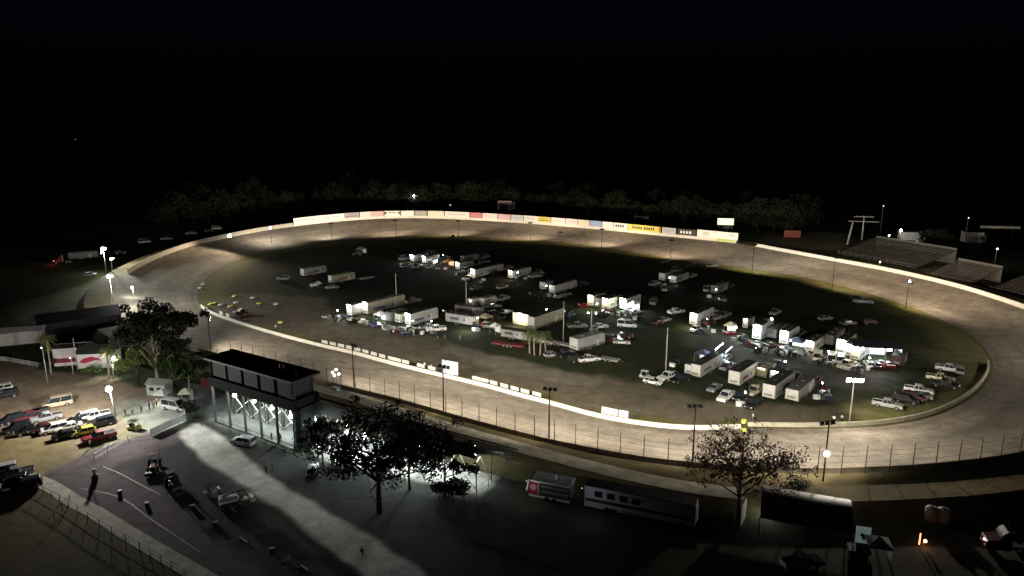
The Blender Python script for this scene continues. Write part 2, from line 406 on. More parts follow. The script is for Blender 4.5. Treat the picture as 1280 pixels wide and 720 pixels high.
PMARK = mat('worn_road_paint', (.24, .22, .21), rough=.8, var=.3, scale=2)
ribbon('road_marking', [(118, 573), (135, 563), (154, 552)], .22, .012, PMARK)
ribbon('road_marking', [(128, 583), (150, 592), (178, 607), (200, 618)], .2, .012, mat('faint_road_paint', (.12, .105, .1), var=.4))
ribbon('road_marking', [(100, 610), (150, 622), (190, 650), (250, 690)], .2, .012, MATS['faint_road_paint'])
ribbon('concrete_pad', [(826, 329), (852, 320)], 2.2, .05, CONC)
ribbon('concrete_pad', [(857, 334), (887, 322)], 1.6, .05, CONC)

# ------------------------------------------------------------------ walls round the oval
def wall_strip(name, th0, th1, t, h, th_w, m, label, cat, lift=0.0, n=None):
    n = n or max(8, int(abs(th1 - th0) / .012)); b = MB(); vs = []
    for i in range(n + 1):
        th = th0 + (th1 - th0) * i / n; p = ring(th, t); d = Vector((math.cos(th), math.sin(th), 0)) * th_w / 2
        vs += [p - d + Vector((0, 0, -.3)), p - d * .6 + Vector((0, 0, h)), p + d * .6 + Vector((0, 0, h)), p + d + Vector((0, 0, -.3))]
    fs = []
    for i in range(n):
        for k in range(3): fs.append((i * 4 + k, i * 4 + 4 + k, i * 4 + 5 + k, i * 4 + 1 + k))
    fs += [(0, 1, 2, 3), (n * 4 + 3, n * 4 + 2, n * 4 + 1, n * 4)]
    b.add(vs, fs); o = b.build(name, m); return tag(o, label, cat)
def aunwrap(a, ref):
    while a < ref - PI: a += 2 * PI
    while a > ref + PI: a -= 2 * PI
    return a
a_i0 = ang(254, 384); a_i1 = aunwrap(ang(927, 537), a_i0); a_i2 = aunwrap(ang(931, 530), a_i1); a_i3 = aunwrap(ang(1241, 455), a_i2)
if a_i1 < a_i0 - PI: a_i1 += 2 * PI
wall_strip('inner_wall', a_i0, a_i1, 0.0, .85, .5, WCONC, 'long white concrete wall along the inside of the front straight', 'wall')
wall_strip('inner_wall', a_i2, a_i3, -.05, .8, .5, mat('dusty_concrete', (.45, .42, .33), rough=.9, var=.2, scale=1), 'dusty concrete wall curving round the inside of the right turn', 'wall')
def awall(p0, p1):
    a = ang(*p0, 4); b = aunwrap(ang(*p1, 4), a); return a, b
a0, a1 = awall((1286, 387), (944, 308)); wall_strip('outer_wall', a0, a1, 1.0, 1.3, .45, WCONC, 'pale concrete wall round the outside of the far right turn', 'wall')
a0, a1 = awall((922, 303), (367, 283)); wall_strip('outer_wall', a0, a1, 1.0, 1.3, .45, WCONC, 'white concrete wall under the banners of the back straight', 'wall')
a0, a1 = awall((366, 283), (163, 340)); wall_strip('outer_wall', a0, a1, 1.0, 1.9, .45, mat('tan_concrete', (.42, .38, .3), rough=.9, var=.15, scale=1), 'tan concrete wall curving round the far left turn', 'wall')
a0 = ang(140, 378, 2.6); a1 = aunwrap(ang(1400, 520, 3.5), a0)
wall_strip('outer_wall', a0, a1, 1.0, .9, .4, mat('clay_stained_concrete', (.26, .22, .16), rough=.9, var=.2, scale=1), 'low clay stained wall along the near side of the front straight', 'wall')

# catch fence on the near wall
cf = thing('catch_fence', 'tall wire catch fence on posts along the front straight', 'fence')
fa0 = ang(300, 450, 2); fa1 = aunwrap(ang(1330, 545, 3.5), fa0)
pp = []; s = 0; last = ring(fa0, 1.02); th = fa0; pos = [fa0]
while th < fa1:
    th += .0015; q = ring(th, 1.02); s += (q - last).length; last = q
    if s > 3.9: pos.append(th); s = 0
pos = pos[:98]
pm = MB(); pm.cyl((0, 0, -.1), (0, 0, 4.2), .075, .07, 6); pm.cyl((0, 0, 4.2), (0, 0, 4.9), .055, .045, 6); pme = pm.mesh('post', DSTEEL)
for th in pos:
    q = ring(th, 1.02); o = bpy.data.objects.new('post', pme); COL.objects.link(o); o.location = q; o.parent = cf; pp.append(q)
cb = MB()
for h in (.95, 2.0, 3.0, 3.9): 
    for a, b in zip(pp[:-1], pp[1:]): cb.cyl(a + Vector((0, 0, h)), b + Vector((0, 0, h)), .02, .02, 3, 0, False)
cb.build('cable', DSTEEL, cf)

# banners on the back straight
BAN = [(367, 400, 'white', 's'), (400.5, 430, 'white', 's'), (430.5, 449, 'lilac', 'b'), (449.5, 463, 'pinkwhite', ''), (463.5, 480, 'pink', 's'), (480.5, 500, 'white', 'c'), (501, 517, 'white', ''),
       (518, 534, 'greygreen', 's'), (535, 555, 'cream', ''), (555.5, 587, 'white', 's'), (588, 602, 'rose', ''), (603, 622, 'pinkwhite', 's'), (622.5, 638, 'pink', ''), (639, 654, 'paleblue', 's'),
       (655, 672, 'white', 's'), (672.5, 688, 'yellow', 'b'), (689, 706, 'pinkwhite', 's'), (707, 722, 'pinkwhite', 's'), (723, 737, 'cream', ''), (737.5, 752, 'blue', ''), (752.5, 766, 'white', ''),
       (767, 784, 'white', 'w'), (785, 825, 'yellow', 'y'), (827, 845, 'greywhite', 's'), (847, 870, 'black', 'w'), (871, 922, 'white', 'e')]
BC = {'white': (.7, .7, .66), 'lilac': (.36, .32, .38), 'pinkwhite': (.68, .58, .56), 'pink': (.55, .38, .38), 'greygreen': (.3, .33, .28), 'cream': (.66, .62, .5), 'rose': (.5, .2, .22), 'paleblue': (.55, .58, .68),
      'yellow': (.62, .52, .1), 'blue': (.3, .4, .62), 'greywhite': (.5, .5, .5), 'black': (.04, .04, .04)}
BCN = {'white': 'white', 'lilac': 'lilac grey', 'pinkwhite': 'pinkish white', 'pink': 'pink', 'greygreen': 'grey green', 'cream': 'cream', 'rose': 'rose red', 'paleblue': 'pale bluish', 'yellow': 'yellow', 'blue': 'light blue', 'greywhite': 'greyish', 'black': 'black'}
INK = mat('dark_print', (.05, .05, .06), var=.1); WINK = mat('white_print', (.75, .75, .75), var=.05); RINK = mat('red_print', (.5, .05, .04), var=.1); YINK = mat('lime_print', (.5, .62, .08), var=.1)
rb = random.Random(5)
for i, (xa, xb, c, deco) in enumerate(BAN):
    ta = ang(xa, 284 if xa < 640 else 290, 4); tb = ang(xb, 284 if xb < 640 else 290, 4)
    # angle from the outer edge itself
    def edge_th(px):
        lo, hi = 0, PI
        best = min(np.linspace(.2, PI - .05, 1500), key=lambda t: abs(640 + F * ring(t, 1).x / (ring(t, 1).y * CP + (H - ring(t, 1).z - 1) * SP) - px))
        return best
    ta, tb = edge_th(xa), edge_th(xb)
    A = ring(ta, .995, 1.32); B = ring(tb, .995, 1.32); d = (B - A); L = d.length; rz = math.atan2(d.y, d.x)
    hh = 2.9 if i < 25 else 3.3
    t = thing('banner', '%s advertising banner, %s from the left on the back straight wall' % (BCN[c], nth(i)), 'banner', tuple(A), rz, 'advertising banners on the back wall')
    b = MB(); b.box((L / 2, .06, hh / 2), (L, .1, hh)); b.build('panel', mat('banner_' + c, BC[c], rough=.6, var=.06), t)
    for x in (0.25, L / 2, L - .25): fr = MB(); fr.cyl((x, .3, -1.2), (x, .3, hh), .06, .06, 5); fr.build('post', DSTEEL, t)
    if deco:
        k = MB(); ink = {'s': mat('faded_print', (.42, .4, .42), var=.2), 'c': INK, 'w': INK if c == 'white' else WINK, 'y': INK, 'b': mat('olive_print', (.2, .17, .12), var=.2), 'e': mat('pale_green_print', (.5, .54, .48), var=.1)}[deco]
        if deco == 'b': k.box((L / 2, -.012, hh * .35), (L * .86, .02, hh * .22)); k.box((L / 2, -.012, hh * .7), (L * .6, .02, hh * .12))
        elif deco == 'c':
            for q in range(2): k.box((.6 + q * (L - 1.2), -.012, hh * .6), (1.0, .02, hh * .5))
            k.box((L / 2, -.012, hh * .65), (L * .5, .02, .35))
        elif deco == 'e':
            k.box((L * .22, -.012, hh * .5), (L * .16, .02, hh * .5)); k.box((L * .85, -.012, hh * .6), (L * .12, .02, hh * .3))
        else:
            x = L * .12; words = rb.randint(1, 3) if deco != 'y' else 2; wd = L * .76 / words
            for q in range(words):
                nl = 4 if deco != 'y' else 5
                for j in range(nl):
                    lw = wd * .8 / nl; cx = x + q * wd + j * wd * .86 / nl + lw / 2
                    k.box((cx, -.012, hh * .5), (lw * .72, .02, hh * (.28 if deco == 's' else .42)))
                    k.box((cx + lw * .1, -.014, hh * .5), (lw * .25, .02, hh * .1))
        k.build('print', ink, t)
        if deco == 'y':
            k = MB(); k.box((L * .97, -.012, hh * .5), (L * .03, .02, hh * .8)); k.box((L * .5, -.012, hh * .5), (L * .015, .02, hh * .8)); k.build('stripe', RINK, t)
        if deco == 'e':
            k = MB()
            for q in range(6): k.box((L * (.55 + q * .07), -.3, -.45), (L * .055, .05, .9))
            k.build('lower_lettering', YINK, t)

# small boards along the inner wall
IW = [(403 + i * 10.35, 1) for i in range(8)] + [(487, 1), (495, 1), (505, 1), (524, 1), (538, 1), (594, 1), (604.5, 1), (616, 1), (629, 1), (642, 1), (655, 1), (670, 1), (757.5, 2), (766, 2), (779, 2)]
def inner_th(px, lo, hi):
    c = np.linspace(lo, hi, 1500)
    return min(c, key=lambda t: abs(640 + F * ring(t, 0).x / (ring(t, 0).y * CP + H * SP) - px))
BW = mat('white_board', (.62, .6, .56), var=.1); b1 = MB(); b1.box((0, 0, .45), (2.15, .06, .8)); b1m = b1.mesh('panel', BW)
b2 = MB(); b2.box((0, 0, .7), (1.9, .06, 1.35)); b2m = b2.mesh('panel', paint('bright_white', (.8, .78, .74)))
lg = MB(); lg.cyl((-.8, .08, -.9), (-.8, .08, .9), .04); lg.cyl((.8, .08, -.9), (.8, .08, .9), .04); lgm = lg.mesh('post', DSTEEL)
pk = MB()
for q in range(5): pk.box((-.62 + q * .3, -.04, .45), (.2, .02, .3))
pkm = pk.mesh('lettering', MATS['faded_print'])
IWT = []
for i, (px, k) in enumerate(IW):
    th = inner_th(px, a_i0, a_i1); p = ring(th, -.02, .9); q = ring(th + .01, -.02); d = q - ring(th - .01, -.02)
    t = thing('wall_sign', '%s small white advertising board from the left, on the front straight inner wall' % nth(i), 'sign', tuple(p), math.atan2(d.y, d.x), 'boards on the inner wall')
    for nm, mm in (('panel', b1m if k == 1 else b2m), ('post', lgm)) + ((('lettering', pkm),) if k == 1 else ()):
        o = bpy.data.objects.new(nm, mm); COL.objects.link(o); o.parent = t
th = inner_th(275, a_i0, a_i1)
for i, px in enumerate((275.5, 283.5)):
    th = inner_th(px, a_i0, a_i1); p = ring(th, -.01, .85); d = ring(th + .01, 0) - ring(th - .01, 0)
    t = thing('wall_sign', ['white board on the inner wall nearest its yellow end', 'bright white board just right of the one nearest the yellow wall end'][i], 'sign', tuple(p), math.atan2(d.y, d.x))
    b = MB(); b.box((0, 0, .5), (2.0, .06, 1.0)); b.build('panel', MATS['paint_bright_white'], t)
    o = bpy.data.objects.new('post', lgm); COL.objects.link(o); o.parent = t

# ------------------------------------------------------------------ floodlight poles
FL = (1.0, .9, .74); FLC = (.98, 1.0, .92)
def pole(base, h, target, power, label, heads=3, col=FL, lit=True, arm=2.6, mats=(WOODP, DSTEEL), face_light=LAMP, spot=150, group='floodlight poles round the oval', light_on=True, r=.17, size=1.0, cone_off=0.9, blend=1.0, reach=22):
    bx, by, bz = base; t = thing('floodlight_pole', label, 'light pole', base, 0, group)
    yaw = math.atan2(target[1] - by, target[0] - bx)
    b = MB(); b.cyl((0, 0, -.2), (0, 0, h), r, r * .65, 8); b.build('pole', mats[0], t, True)
    d = Vector((math.cos(yaw), math.sin(yaw), 0)); n = Vector((-d.y, d.x, 0)); up = Vector((0, 0, 1))
    a = MB(); rows = 1 if heads < 4 else 2
    for rr in range(rows):
        z = h - .25 - rr * .9; a.cyl(n * (-arm / 2) + up * z, n * (arm / 2) + up * z, .06, .06, 6)
    a.build('crossarm', mats[1], t)
    per = -(-heads // rows); tgt = Vector(target) - Vector(base)
    for k in range(heads):
        rr, q = divmod(k, per); off = (q - (per - 1) / 2) * (arm / max(1, per - .2)) if per > 1 else 0
        c = n * off + up * (h - .25 - rr * .9) + d * .3
        v = (tgt - c).normalized(); s1 = v.cross(up).normalized(); s2 = s1.cross(v)
        hb = MB(); w = .36 * size
        back = [c + s1 * (sx * w * .6) + s2 * (sy * w * .6) - v * .2 for sx, sy in ((-1, -1), (1, -1), (1, 1), (-1, 1))]
        fr = [c + s1 * (sx * w) + s2 * (sy * w) + v * .22 for sx, sy in ((-1, -1), (1, -1), (1, 1), (-1, 1))]
        hb.add(back + fr, [(0, 3, 2, 1), (0, 1, 5, 4), (1, 2, 6, 5), (2, 3, 7, 6), (3, 0, 4, 7)])
        ho = hb.build('floodlight', mats[1], t)
        lb = MB(); fr2 = [p + v * .005 - (p - c - v * .22) * .06 for p in fr]; lb.quad(*fr2); lb.build('lens', face_light if lit else GLASS, ho)
    if light_on:
        c = up * (h - .4) + d * cone_off
        light('SPOT', tuple(c), power * 1.5, col, t, .35, math.radians(spot), tuple(tgt), blend, reach)
    return t
def rp(px, lo_t=1.03, near=True): pass
PW = 26000
def aim(base, t, th_off=0.0, z=0.5):
    th = math.atan2(base[1] - CY, base[0] - CX) + th_off; q = ring(th, t); return (q.x, q.y, q.z)
front = [((264, 441), 9.2), ((443, 489), 10.6), ((555, 524), 11.0), ((686, 558), 11.1), ((865, 584), 11.2), ((1028, 608), 11.0)]
nm = ['leftmost dark pole of the front straight, beside the tower roof', 'dark floodlight pole behind the flag stand on the front straight', 'dark floodlight pole in front of the blue-white scoreboard', 'dark floodlight pole at the middle of the front straight',
      'dark floodlight pole just left of the bare autumn tree', 'dark floodlight pole with a glowing lamp halfway up, right of the autumn tree']
for i, ((px, py), h) in enumerate(front):
    b = P(px, py, 1.0); b = (b[0], b[1], .4); h2 = h
    t = pole(b, h2 + .6, aim(b, -.05), PW * (.75 if i == 0 else .8), nm[i], heads=3, mats=(mat('dark_pole', (.035, .033, .03)), DSTEEL), spot=168, blend=.5, cone_off=.6)
# the glowing lamp on the right pole
tp = t
b = MB(); b.sphere((-.0, -.35, 6.4), .42, 10); b.build('lamp_globe', LAMP, tp, True); light('POINT', (0, -1.1, 6.4), 260, FL, tp, .4)
FLW = (1, .8, .58)
far = [(290, 318, 299, 1), (340, 307, 285, 1), (415, 300, 279, 0), (495, 296, 274, 0), (573, 296, 275, 0), (663, 301, 277, 0), (752, 309, 285, 0), (838, 324, 299, 0), (940, 341, 303, 0), (1040, 361, 319, 0), (1132, 386, 350, 1)]
for i, (px, py, top, lit) in enumerate(far):
    b = P(px, py); sc = (py - Y0) / H; h = max(8.5, (py - top) / sc)
    t = pole(b, h, aim(b, .45) if i else P(205, 338), PW * .72, 'slim floodlight pole on the infield edge, %s from the left along the back straight' % nth(i), heads=3, col=FLW if i not in (1, 2, 8) else FL, arm=2.0, mats=(DSTEEL, DSTEEL), r=.12, spot=166, blend=.6, reach=30)
    if lit:
        g = MB(); g.sphere((0, -.3, h + .1), .5 if i < 2 else .3, 10); g.build('lamp_globe', LAMPW if i < 2 else LAMP, t, True)
# turn one and turn four poles
for (px, py, top, hd, lab, pw) in ((133, 342, 309, 1, 'tall white-lit pole at the left turn, farthest left', .9), (142, 350, 321, 1, 'pole with a dim lamp just right of the tall white-lit one', .3), (143, 392, 342, 1, 'pole with a glaring lamp outside the left turn, above the oak', .9)):
    b = P(px, py); sc = (py - Y0) / H; h = (py - top) / sc
    t = pole(b, h, aim(b, .1), PW * pw * 1.25, lab, heads=2, col=FLC, mats=(mat('pale_pole', (.4, .4, .38)), STEEL), arm=1.6)
    if pw > .5:
        light('POINT', (.6, -1.6, h - .6), 3800, FLC, t, .4)
        light('SPOT', (.9, .3, h - .5), PW * .7, FLC, t, .35, math.radians(120), tuple(Vector(P(235, 322, 2)) - Vector(b)), 1.0, 30)
        g = MB(); g.sphere((0, -.4, h - .2), .62, 10); g.sphere((-.5, -.5, h - 1.6), .35, 10) if top < 320 else None; g.build('lamp_globe', LAMPW, t, True)
b = P(1062, 526); t = pole(b, 9.0, P(1120, 600), PW * .9, 'pale pole with a broad glaring floodlight bank inside the right turn', heads=3, arm=3.2, mats=(mat('tan_pole', (.42, .38, .3)), STEEL), size=1.25)
light('SPOT', (0.5, 0.5, 8.6), PW * .6, FL, t, .35, math.radians(150), (45, 12, -9), .9, 22)
for (px, py, lab) in ((1400, 470, 'floodlight pole outside the right turn, beyond the frame'), (1378, 415, 'second floodlight pole outside the right turn, beyond the frame')):  # unseen poles, added off-frame to light the right turn
    b = P(px, py); pole(b, 12, aim(b, .4), PW * .5, lab, heads=3)
# poles in the infield (not lit, holding wires)
for (px, py, top, lab) in ((496, 384, 340, 'plain unlit pole behind the left row of pit trailers'), (583, 384, 345, 'thin unlit pole left of the long white trailer'), (704, 428, 374, 'pale wooden pole in the middle of the pits'), (832, 464, 406, 'tall pale pole left of the near trailers'),
                           (739, 414, 386, 'short pole carrying two small lamps above the grey-roofed trailer')):
    b = P(px, py); h = (py - top) / ((py - Y0) / H)
    t = thing('utility_pole', lab, 'pole', b, 0)
    m = MB(); m.cyl((0, 0, -.2), (0, 0, h), .17, .11, 8); m.build('pole', mat('pale_wood_pole', (.34, .31, .25), rough=.9), t, True)
    m = MB(); m.cyl((-1, 0, h - .6), (1, 0, h - .6), .06); m.build('crossarm', DSTEEL, t)
    if px == 739:
        m = MB(); m.sphere((-1, -.1, h - .8), .18); m.sphere((1.2, -.1, h - .9), .18); m.build('lamp_globe', LAMPW, t)
    if px == 704:
        m = MB(); m.box((.25, -.1, h * .78), (.35, .3, .6)); m.build('meter_box', STEEL, t)

# ------------------------------------------------------------------ vehicles (nose along +x)
_wm = MB(); _wm.cyl((0, -.12, 0), (0, .12, 0), .38, .38, 14); TYRE_ME = _wm.mesh('wheel', RUBBER)
_wm = MB(); _wm.cyl((0, -.13, 0), (0, .13, 0), .22, .22, 10); RIM_ME = _wm.mesh('rim', RIM)
def wheels(t, xs, y, r=.38, z=None):
    for x in xs:
        for s in (-1, 1):
            w = bpy.data.objects.new('wheel', TYRE_ME); COL.objects.link(w); w.parent = t; w.location = (x, s * y, r if z is None else z); w.scale = (r / .38,) * 3
            q = bpy.data.objects.new('rim', RIM_ME); COL.objects.link(q); q.parent = w
SPEC = {  # length, width, belt z, roof z, hood z, cab rear x, cab rear-top x, cab front-top x, cab front x
 'pickup': (5.8, 1.95, 1.12, 1.86, 1.12, -.95, -.8, .5, 1.15), 'sedan': (4.7, 1.8, .92, 1.42, .9, -1.75, -1.1, .35, 1.1),
 'suv': (4.9, 1.92, 1.08, 1.78, 1.08, -2.4, -2.2, .45, 1.15), 'van': (5.6, 2.0, 1.2, 2.3, 1.15, -2.75, -2.7, 1.0, 1.9), 'hatchback': (4.2, 1.75, .95, 1.5, .95, -2.0, -1.6, .3, 1.1)}
def car(kind, color, label, cat):
    L, W, zb, zr, zh, xr, xrt, xft, xf = SPEC[kind]; hl = L / 2; hw = W / 2; m = PT(color)
    t = thing({'pickup': 'pickup_truck', 'sedan': 'sedan_car', 'suv': 'suv_car', 'van': 'panel_van', 'hatchback': 'hatchback_car'}[kind], label, cat)
    b = MB(); wf = lambda z: hw * (.93 if z < .5 else 1.0 if z < .95 else .95)
    rear_top = zb if kind != 'sedan' else zb - .02
    xa, xb_ = hl * .6, -hl * .6
    prof = [(-hl + .05, .42), (-hl, .7), (-hl + .04, rear_top), (xr, zb), (xf, zb), (hl - .35, zh - .1), (hl - .05, zh - .3), (hl, .6), (hl - .08, .36)]
    arch = []
    for xc in (hl * .6, -hl * .6):
        arch += [(xc + .48 * math.cos(a), .33 + .48 * math.sin(a)) for a in (0, .7, PI / 2, PI - .7, PI)]
    prof += arch
    b.prism(prof, wf)
    # roof with pillars
    b.prism([(xrt, zr - .07), (xrt + .06, zr), (xft - .1, zr), (xft, zr - .07)], lambda z: hw * (.8 if z > zr - .03 else .83))
    for s in (-1, 1):
        for x0, x1 in ((xf - .02, xft - .02), (xr + .06, xrt + .05), ((xf + xr) / 2 - .1, (xft + xrt) / 2)):
            b.cyl((x0, s * hw * .93, zb - .02), (x1, s * hw * .82, zr - .04), .05, .045, 5)
    if kind == 'pickup':
        for s in (-1, 1): b.box(((-hl + xr) / 2, s * (hw * .95 - .05), zb + .04), (-xr + hl * -1 + 2 * hl - hl - (-hl) if False else (hl + xr), .1, .1))
        b.box((-hl + .06, 0, zb + .04), (.1, W * .9, .1))
    b.build('body', m, t, bevel=.03)
    g = MB(); g.prism([(xr + .02, zb), (xrt + .04, zr - .05), (xft - .03, zr - .05), (xf - .03, zb)], lambda z: hw * (.92 if z < zb + .1 else .8)); g.build('window', GLASS, t)
    if kind == 'pickup':
        g = MB(); g.box(((-hl + xr) / 2, 0, zb + .004), (hl + xr - .25, W * .78, .01)); g.build('cargo_bed', RUBBER, t)
    for s in (-1, 1):
        h = MB(); h.box((hl - .06, s * hw * .72, .72), (.1, .3, .16)); h.build('headlight', HEADL, t)
        h = MB(); h.box((-hl + .02, s * hw * .8, .85), (.06, .16, .26)); h.build('tail_light', TAILR, t)
    wheels(t, (hl * .6, -hl * .6), hw - .1)
    return t
def put_car(kind, color, px, py, rz, label, cat=None, group=None, z=0.0):
    cat = cat or {'pickup': 'pickup truck', 'sedan': 'car', 'suv': 'car', 'van': 'van', 'hatchback': 'car'}[kind]
    return place(('car', kind, color), lambda l, c: car(kind, color, l, c), P(px, py, z), rz, label, cat, group)
def TRP(c): return mat('trailer_skin_' + c, tuple(x * .42 for x in PAINTS[c]), rough=.45, var=.22, scale=.5)
def trailer(L, hh, color, roofc, label, cat, W=2.5, stripe=None, nose=True):
    t = thing('enclosed_trailer', label, cat); m = TRP(color); x0, x1 = -L / 2, L / 2
    b = MB(); prof = [(x0, .5), (x0, hh), (x1 - .5, hh), (x1, hh - .5), (x1, .5)]
    b.prism(prof, lambda z: W / 2); b.build('body', m, t, bevel=.05)
    r = MB(); r.box((-.25, 0, hh + .03), (L - .5, W - .12, .05)); r.box((-L * .2, 0, hh + .14), (.6, .6, .18)); r.box((L * .18, 0, hh + .14), (.6, .6, .18)); r.build('roof', roofc, t)
    d = MB(); d.box((x0 - .03, 0, (hh + .6) / 2), (.05, W * .86, hh - .75)); dd = d.build('rear_door', paint('door_white', (.5, .5, .48)) if color in ('white', 'cream') else m, t)
    h = MB(); h.box((x0 - .07, W * .3, 1.3), (.04, .06, .5)); h.build('latch', DSTEEL, dd)
    d = MB(); d.box((L * .22, -W / 2 - .02, 1.45), (.8, .04, 1.8)); d.build('side_door', mat('grey_door', (.4, .4, .4)), t)
    gc = [(.05, .06, .1), (.12, .03, .03), (.06, .06, .06), (.1, .09, .05), (.05, .08, .06)][int(L * 7 + hh * 10) % 5]
    hsh = int(L * 7 + hh * 10) % 3; k_ = L / 2; s = MB()
    if hsh == 0: s.box((0, -W / 2 - .014, .85), (L * .97, .02, .5))
    elif hsh == 1: s.box((-L * .2, -W / 2 - .014, 1.7), (L * .3, .02, .7)); s.box((L * .18, -W / 2 - .014, 1.7), (L * .12, .02, .7))
    else: s.add([(-k_ * .8, -W / 2 - .014, 1.0), (k_ * .1, -W / 2 - .014, 1.15), (k_ * .85, -W / 2 - .014, 2.1), (k_ * .85, -W / 2 - .014, 2.5), (-k_ * .1, -W / 2 - .014, 1.6), (-k_ * .9, -W / 2 - .014, 1.25)], [(0, 1, 4, 5), (1, 2, 3, 4)])
    s.build('side_graphic', mat('graphic_%d' % (int(L * 7 + hh * 10) % 5), gc, var=.2), t)
    s = MB(); s.box((x0 - .058, 0, 1.2), (.01, W * .6, .5)); s.build('licence_panel', mat('grime', (.2, .19, .16), var=.3), dd)
    if stripe:
        s = MB(); s.box((0, -W / 2 - .012, 1.0), (L * .96, .02, .35)); s.build('stripe', PT(stripe), t)
    f = MB()
    for s in (-1, 1): f.box((-L * .08, s * (W / 2 + .05), .92), (2.2, .22, .06))
    f.build('fender', STEEL, t)
    g = MB(); g.cyl((x1, .5, .5), (x1 + 1.3, 0, .5), .06); g.cyl((x1, -.5, .5), (x1 + 1.3, 0, .5), .06); g.cyl((x1 + 1.0, 0, 0), (x1 + 1.0, 0, .7), .05); g.build('tow_bar', DSTEEL, t)
    wheels(t, (-L * .08 - .5, -L * .08 + .5), W / 2 + .05, .36)
    return t
ROOFG = mat('grey_metal_roof', (.1, .1, .095), rough=.7); ROOFD = mat('dark_metal_roof', (.03, .032, .03), rough=.8)
TOW = []
def put_trailer(px, py, L, label, hh=3.1, color='white', roof=None, rz=None, group=None, stripe=None, lit=None, W=2.5, cat='trailer'):
    """px, py = foot of the rear end face"""
    rz = HA if rz is None else rz; p = P(px, py); c = (p[0] + math.cos(rz) * L / 2, p[1] + math.sin(rz) * L / 2, 0); roof = roof or ROOFD
    t = place(('tr', L, hh, color, roof.name, stripe, W, bool(lit), lit and lit[0]), lambda l, ct: lit_part(trailer(L, hh, color, roof, l, ct, W, stripe), L, hh, W, lit), c, rz, label, cat, group)
    if lit: add_light(t, (-L / 2 - 1.5, -.3, hh - .2), lit)
    if L > 5.5 and color != 'maroon' and px > 425: TOW.append((c, rz, L, label))
    return t
LC = {'w': ((.9, 1, .97), LAMPW), 'y': ((1, .93, .6), LAMPY), 'o': ((1, .5, .2), LAMPO), 'n': ((1, .97, .9), LAMP)}
def lit_part(t, L, hh, W, lit):
    if lit:
        b = MB(); b.box((-L / 2 - .25, 0, hh + .02), (.22, W * .6, .12)); b.build('awning_or_fill_lamp', LC[lit[0]][1], t)
        b = MB(); b.cyl((-L / 2, 0, hh - .15), (-L / 2 - .25, 0, hh), .03); b.build('lamp_bracket', DSTEEL, t)
    return t
def add_light(t, loc, lit): light('POINT', loc, lit[1] * .38, LC[lit[0]][0], t, .3)
def tractor(color, label, cat):
    t = thing('semi_tractor', label, cat); m = PT(color)
    b = MB(); b.prism([(.4, .9), (.4, 3.2), (.9, 3.5), (1.5, 3.0), (1.9, 2.2), (3.2, 1.9), (3.4, 1.6), (3.4, .6), (.4, .6)], lambda z: 1.15 if z > .7 else 1.05); b.build('cab', m, t, bevel=.06)
    g = MB(); g.prism([(1.52, 2.95), (1.93, 2.22), (1.95, 2.2), (1.55, 2.98)], lambda z: 1.0); g.box((1.0, 0, 2.3), (.7, 2.33, .6)); g.build('window', GLASS, t)
    f = MB(); f.box((-1.2, 0, .8), (4.0, .9, .25)); f.cyl((-.9, 0, .95), (-.9, 0, 1.1), .5, .5, 12); f.build('frame', DSTEEL, t)
    for s in (-1, 1):
        e = MB(); e.cyl((.25, s * .95, .7), (.25, s * .95, 3.7), .08); e.build('exhaust_stack', RIM, t)
        h = MB(); h.box((3.42, s * .8, 1.1), (.06, .3, .22)); h.build('headlight', HEADL, t)
    wheels(t, (2.6, -1.0, -2.2), 1.0, .5)
    return t
def racer(color, label, cat):
    t = thing('race_car', label, cat); m = mat('race_' + color, tuple(.5 * x for x in PAINTS[color]), rough=.3, var=.3, scale=2.5)
    b = MB(); b.prism([(-2.3, .35), (-2.3, .95), (-1.2, .92), (-.2, .85), (1.3, .62), (2.3, .3), (2.3, .18), (-2.0, .2)], lambda z: 1.0); b.build('body', m, t, bevel=.03)
    r = MB(); r.box((-.6, 0, 1.3), (1.2, 1.3, .05))
    for sx, sy in ((-1.15, -.6), (-1.15, .6), (.0, -.6), (.0, .6)): r.cyl((sx, sy, .85), (sx * .9, sy, 1.3), .035)
    r.build('roof', m, t)
    s = MB(); s.box((-2.28, 0, 1.08), (.05, 1.9, .26)); s.build('spoiler', PT('white'), t)
    c = MB(); c.box((-.5, 0, .93), (.9, .9, .1)); c.build('cockpit', RUBBER, t)
    wheels(t, (1.45, -1.5), .85, .36)
    return t
def tent(color, label, cat, lit=None, w=3.0, side=True):
    t = thing('canopy_tent', label, cat); h = w / 2
    b = MB(); b.add([(-h, -h, 2.4), (h, -h, 2.4), (h, h, 2.4), (-h, h, 2.4), (0, 0, 3.3), (-h, -h, 2.15), (h, -h, 2.15), (h, h, 2.15), (-h, h, 2.15)],
                    [(0, 1, 4), (1, 2, 4), (2, 3, 4), (3, 0, 4), (5, 6, 1, 0), (6, 7, 2, 1), (7, 8, 3, 2), (8, 5, 0, 3)]); b.build('canopy', mat('fabric_' + color, PAINTS[color], rough=.8, var=.08), t)
    for sx in (-1, 1):
        for sy in (-1, 1):
            l = MB(); l.cyl((sx * (h - .05), sy * (h - .05), 0), (sx * (h - .05), sy * (h - .05), 2.4), .03, .03, 5); l.build('leg', STEEL, t)
    if side:
        s = MB(); s.add([(h - .02, -h, .2), (h - .02, h, .2), (h - .02, h, 2.3), (h - .02, -h, 2.3)], [(0, 1, 2, 3)]); s.build('side_panel', mat('fabric_white', PAINTS['white'], rough=.8, var=.08), t)
    tb = MB(); tb.box((.4, .2, .75), (1.4, .7, .05))
    for sx, sy in ((-.2, -.1), (1, -.1), (-.2, .5), (1, .5)): tb.cyl((sx, sy, 0), (sx, sy, .75), .03)
    if lit:
        l = MB(); l.box((0, 0, 2.35), (.3, 1.4, .1)); l.build('lamp', LC[lit][1], t)
    return t
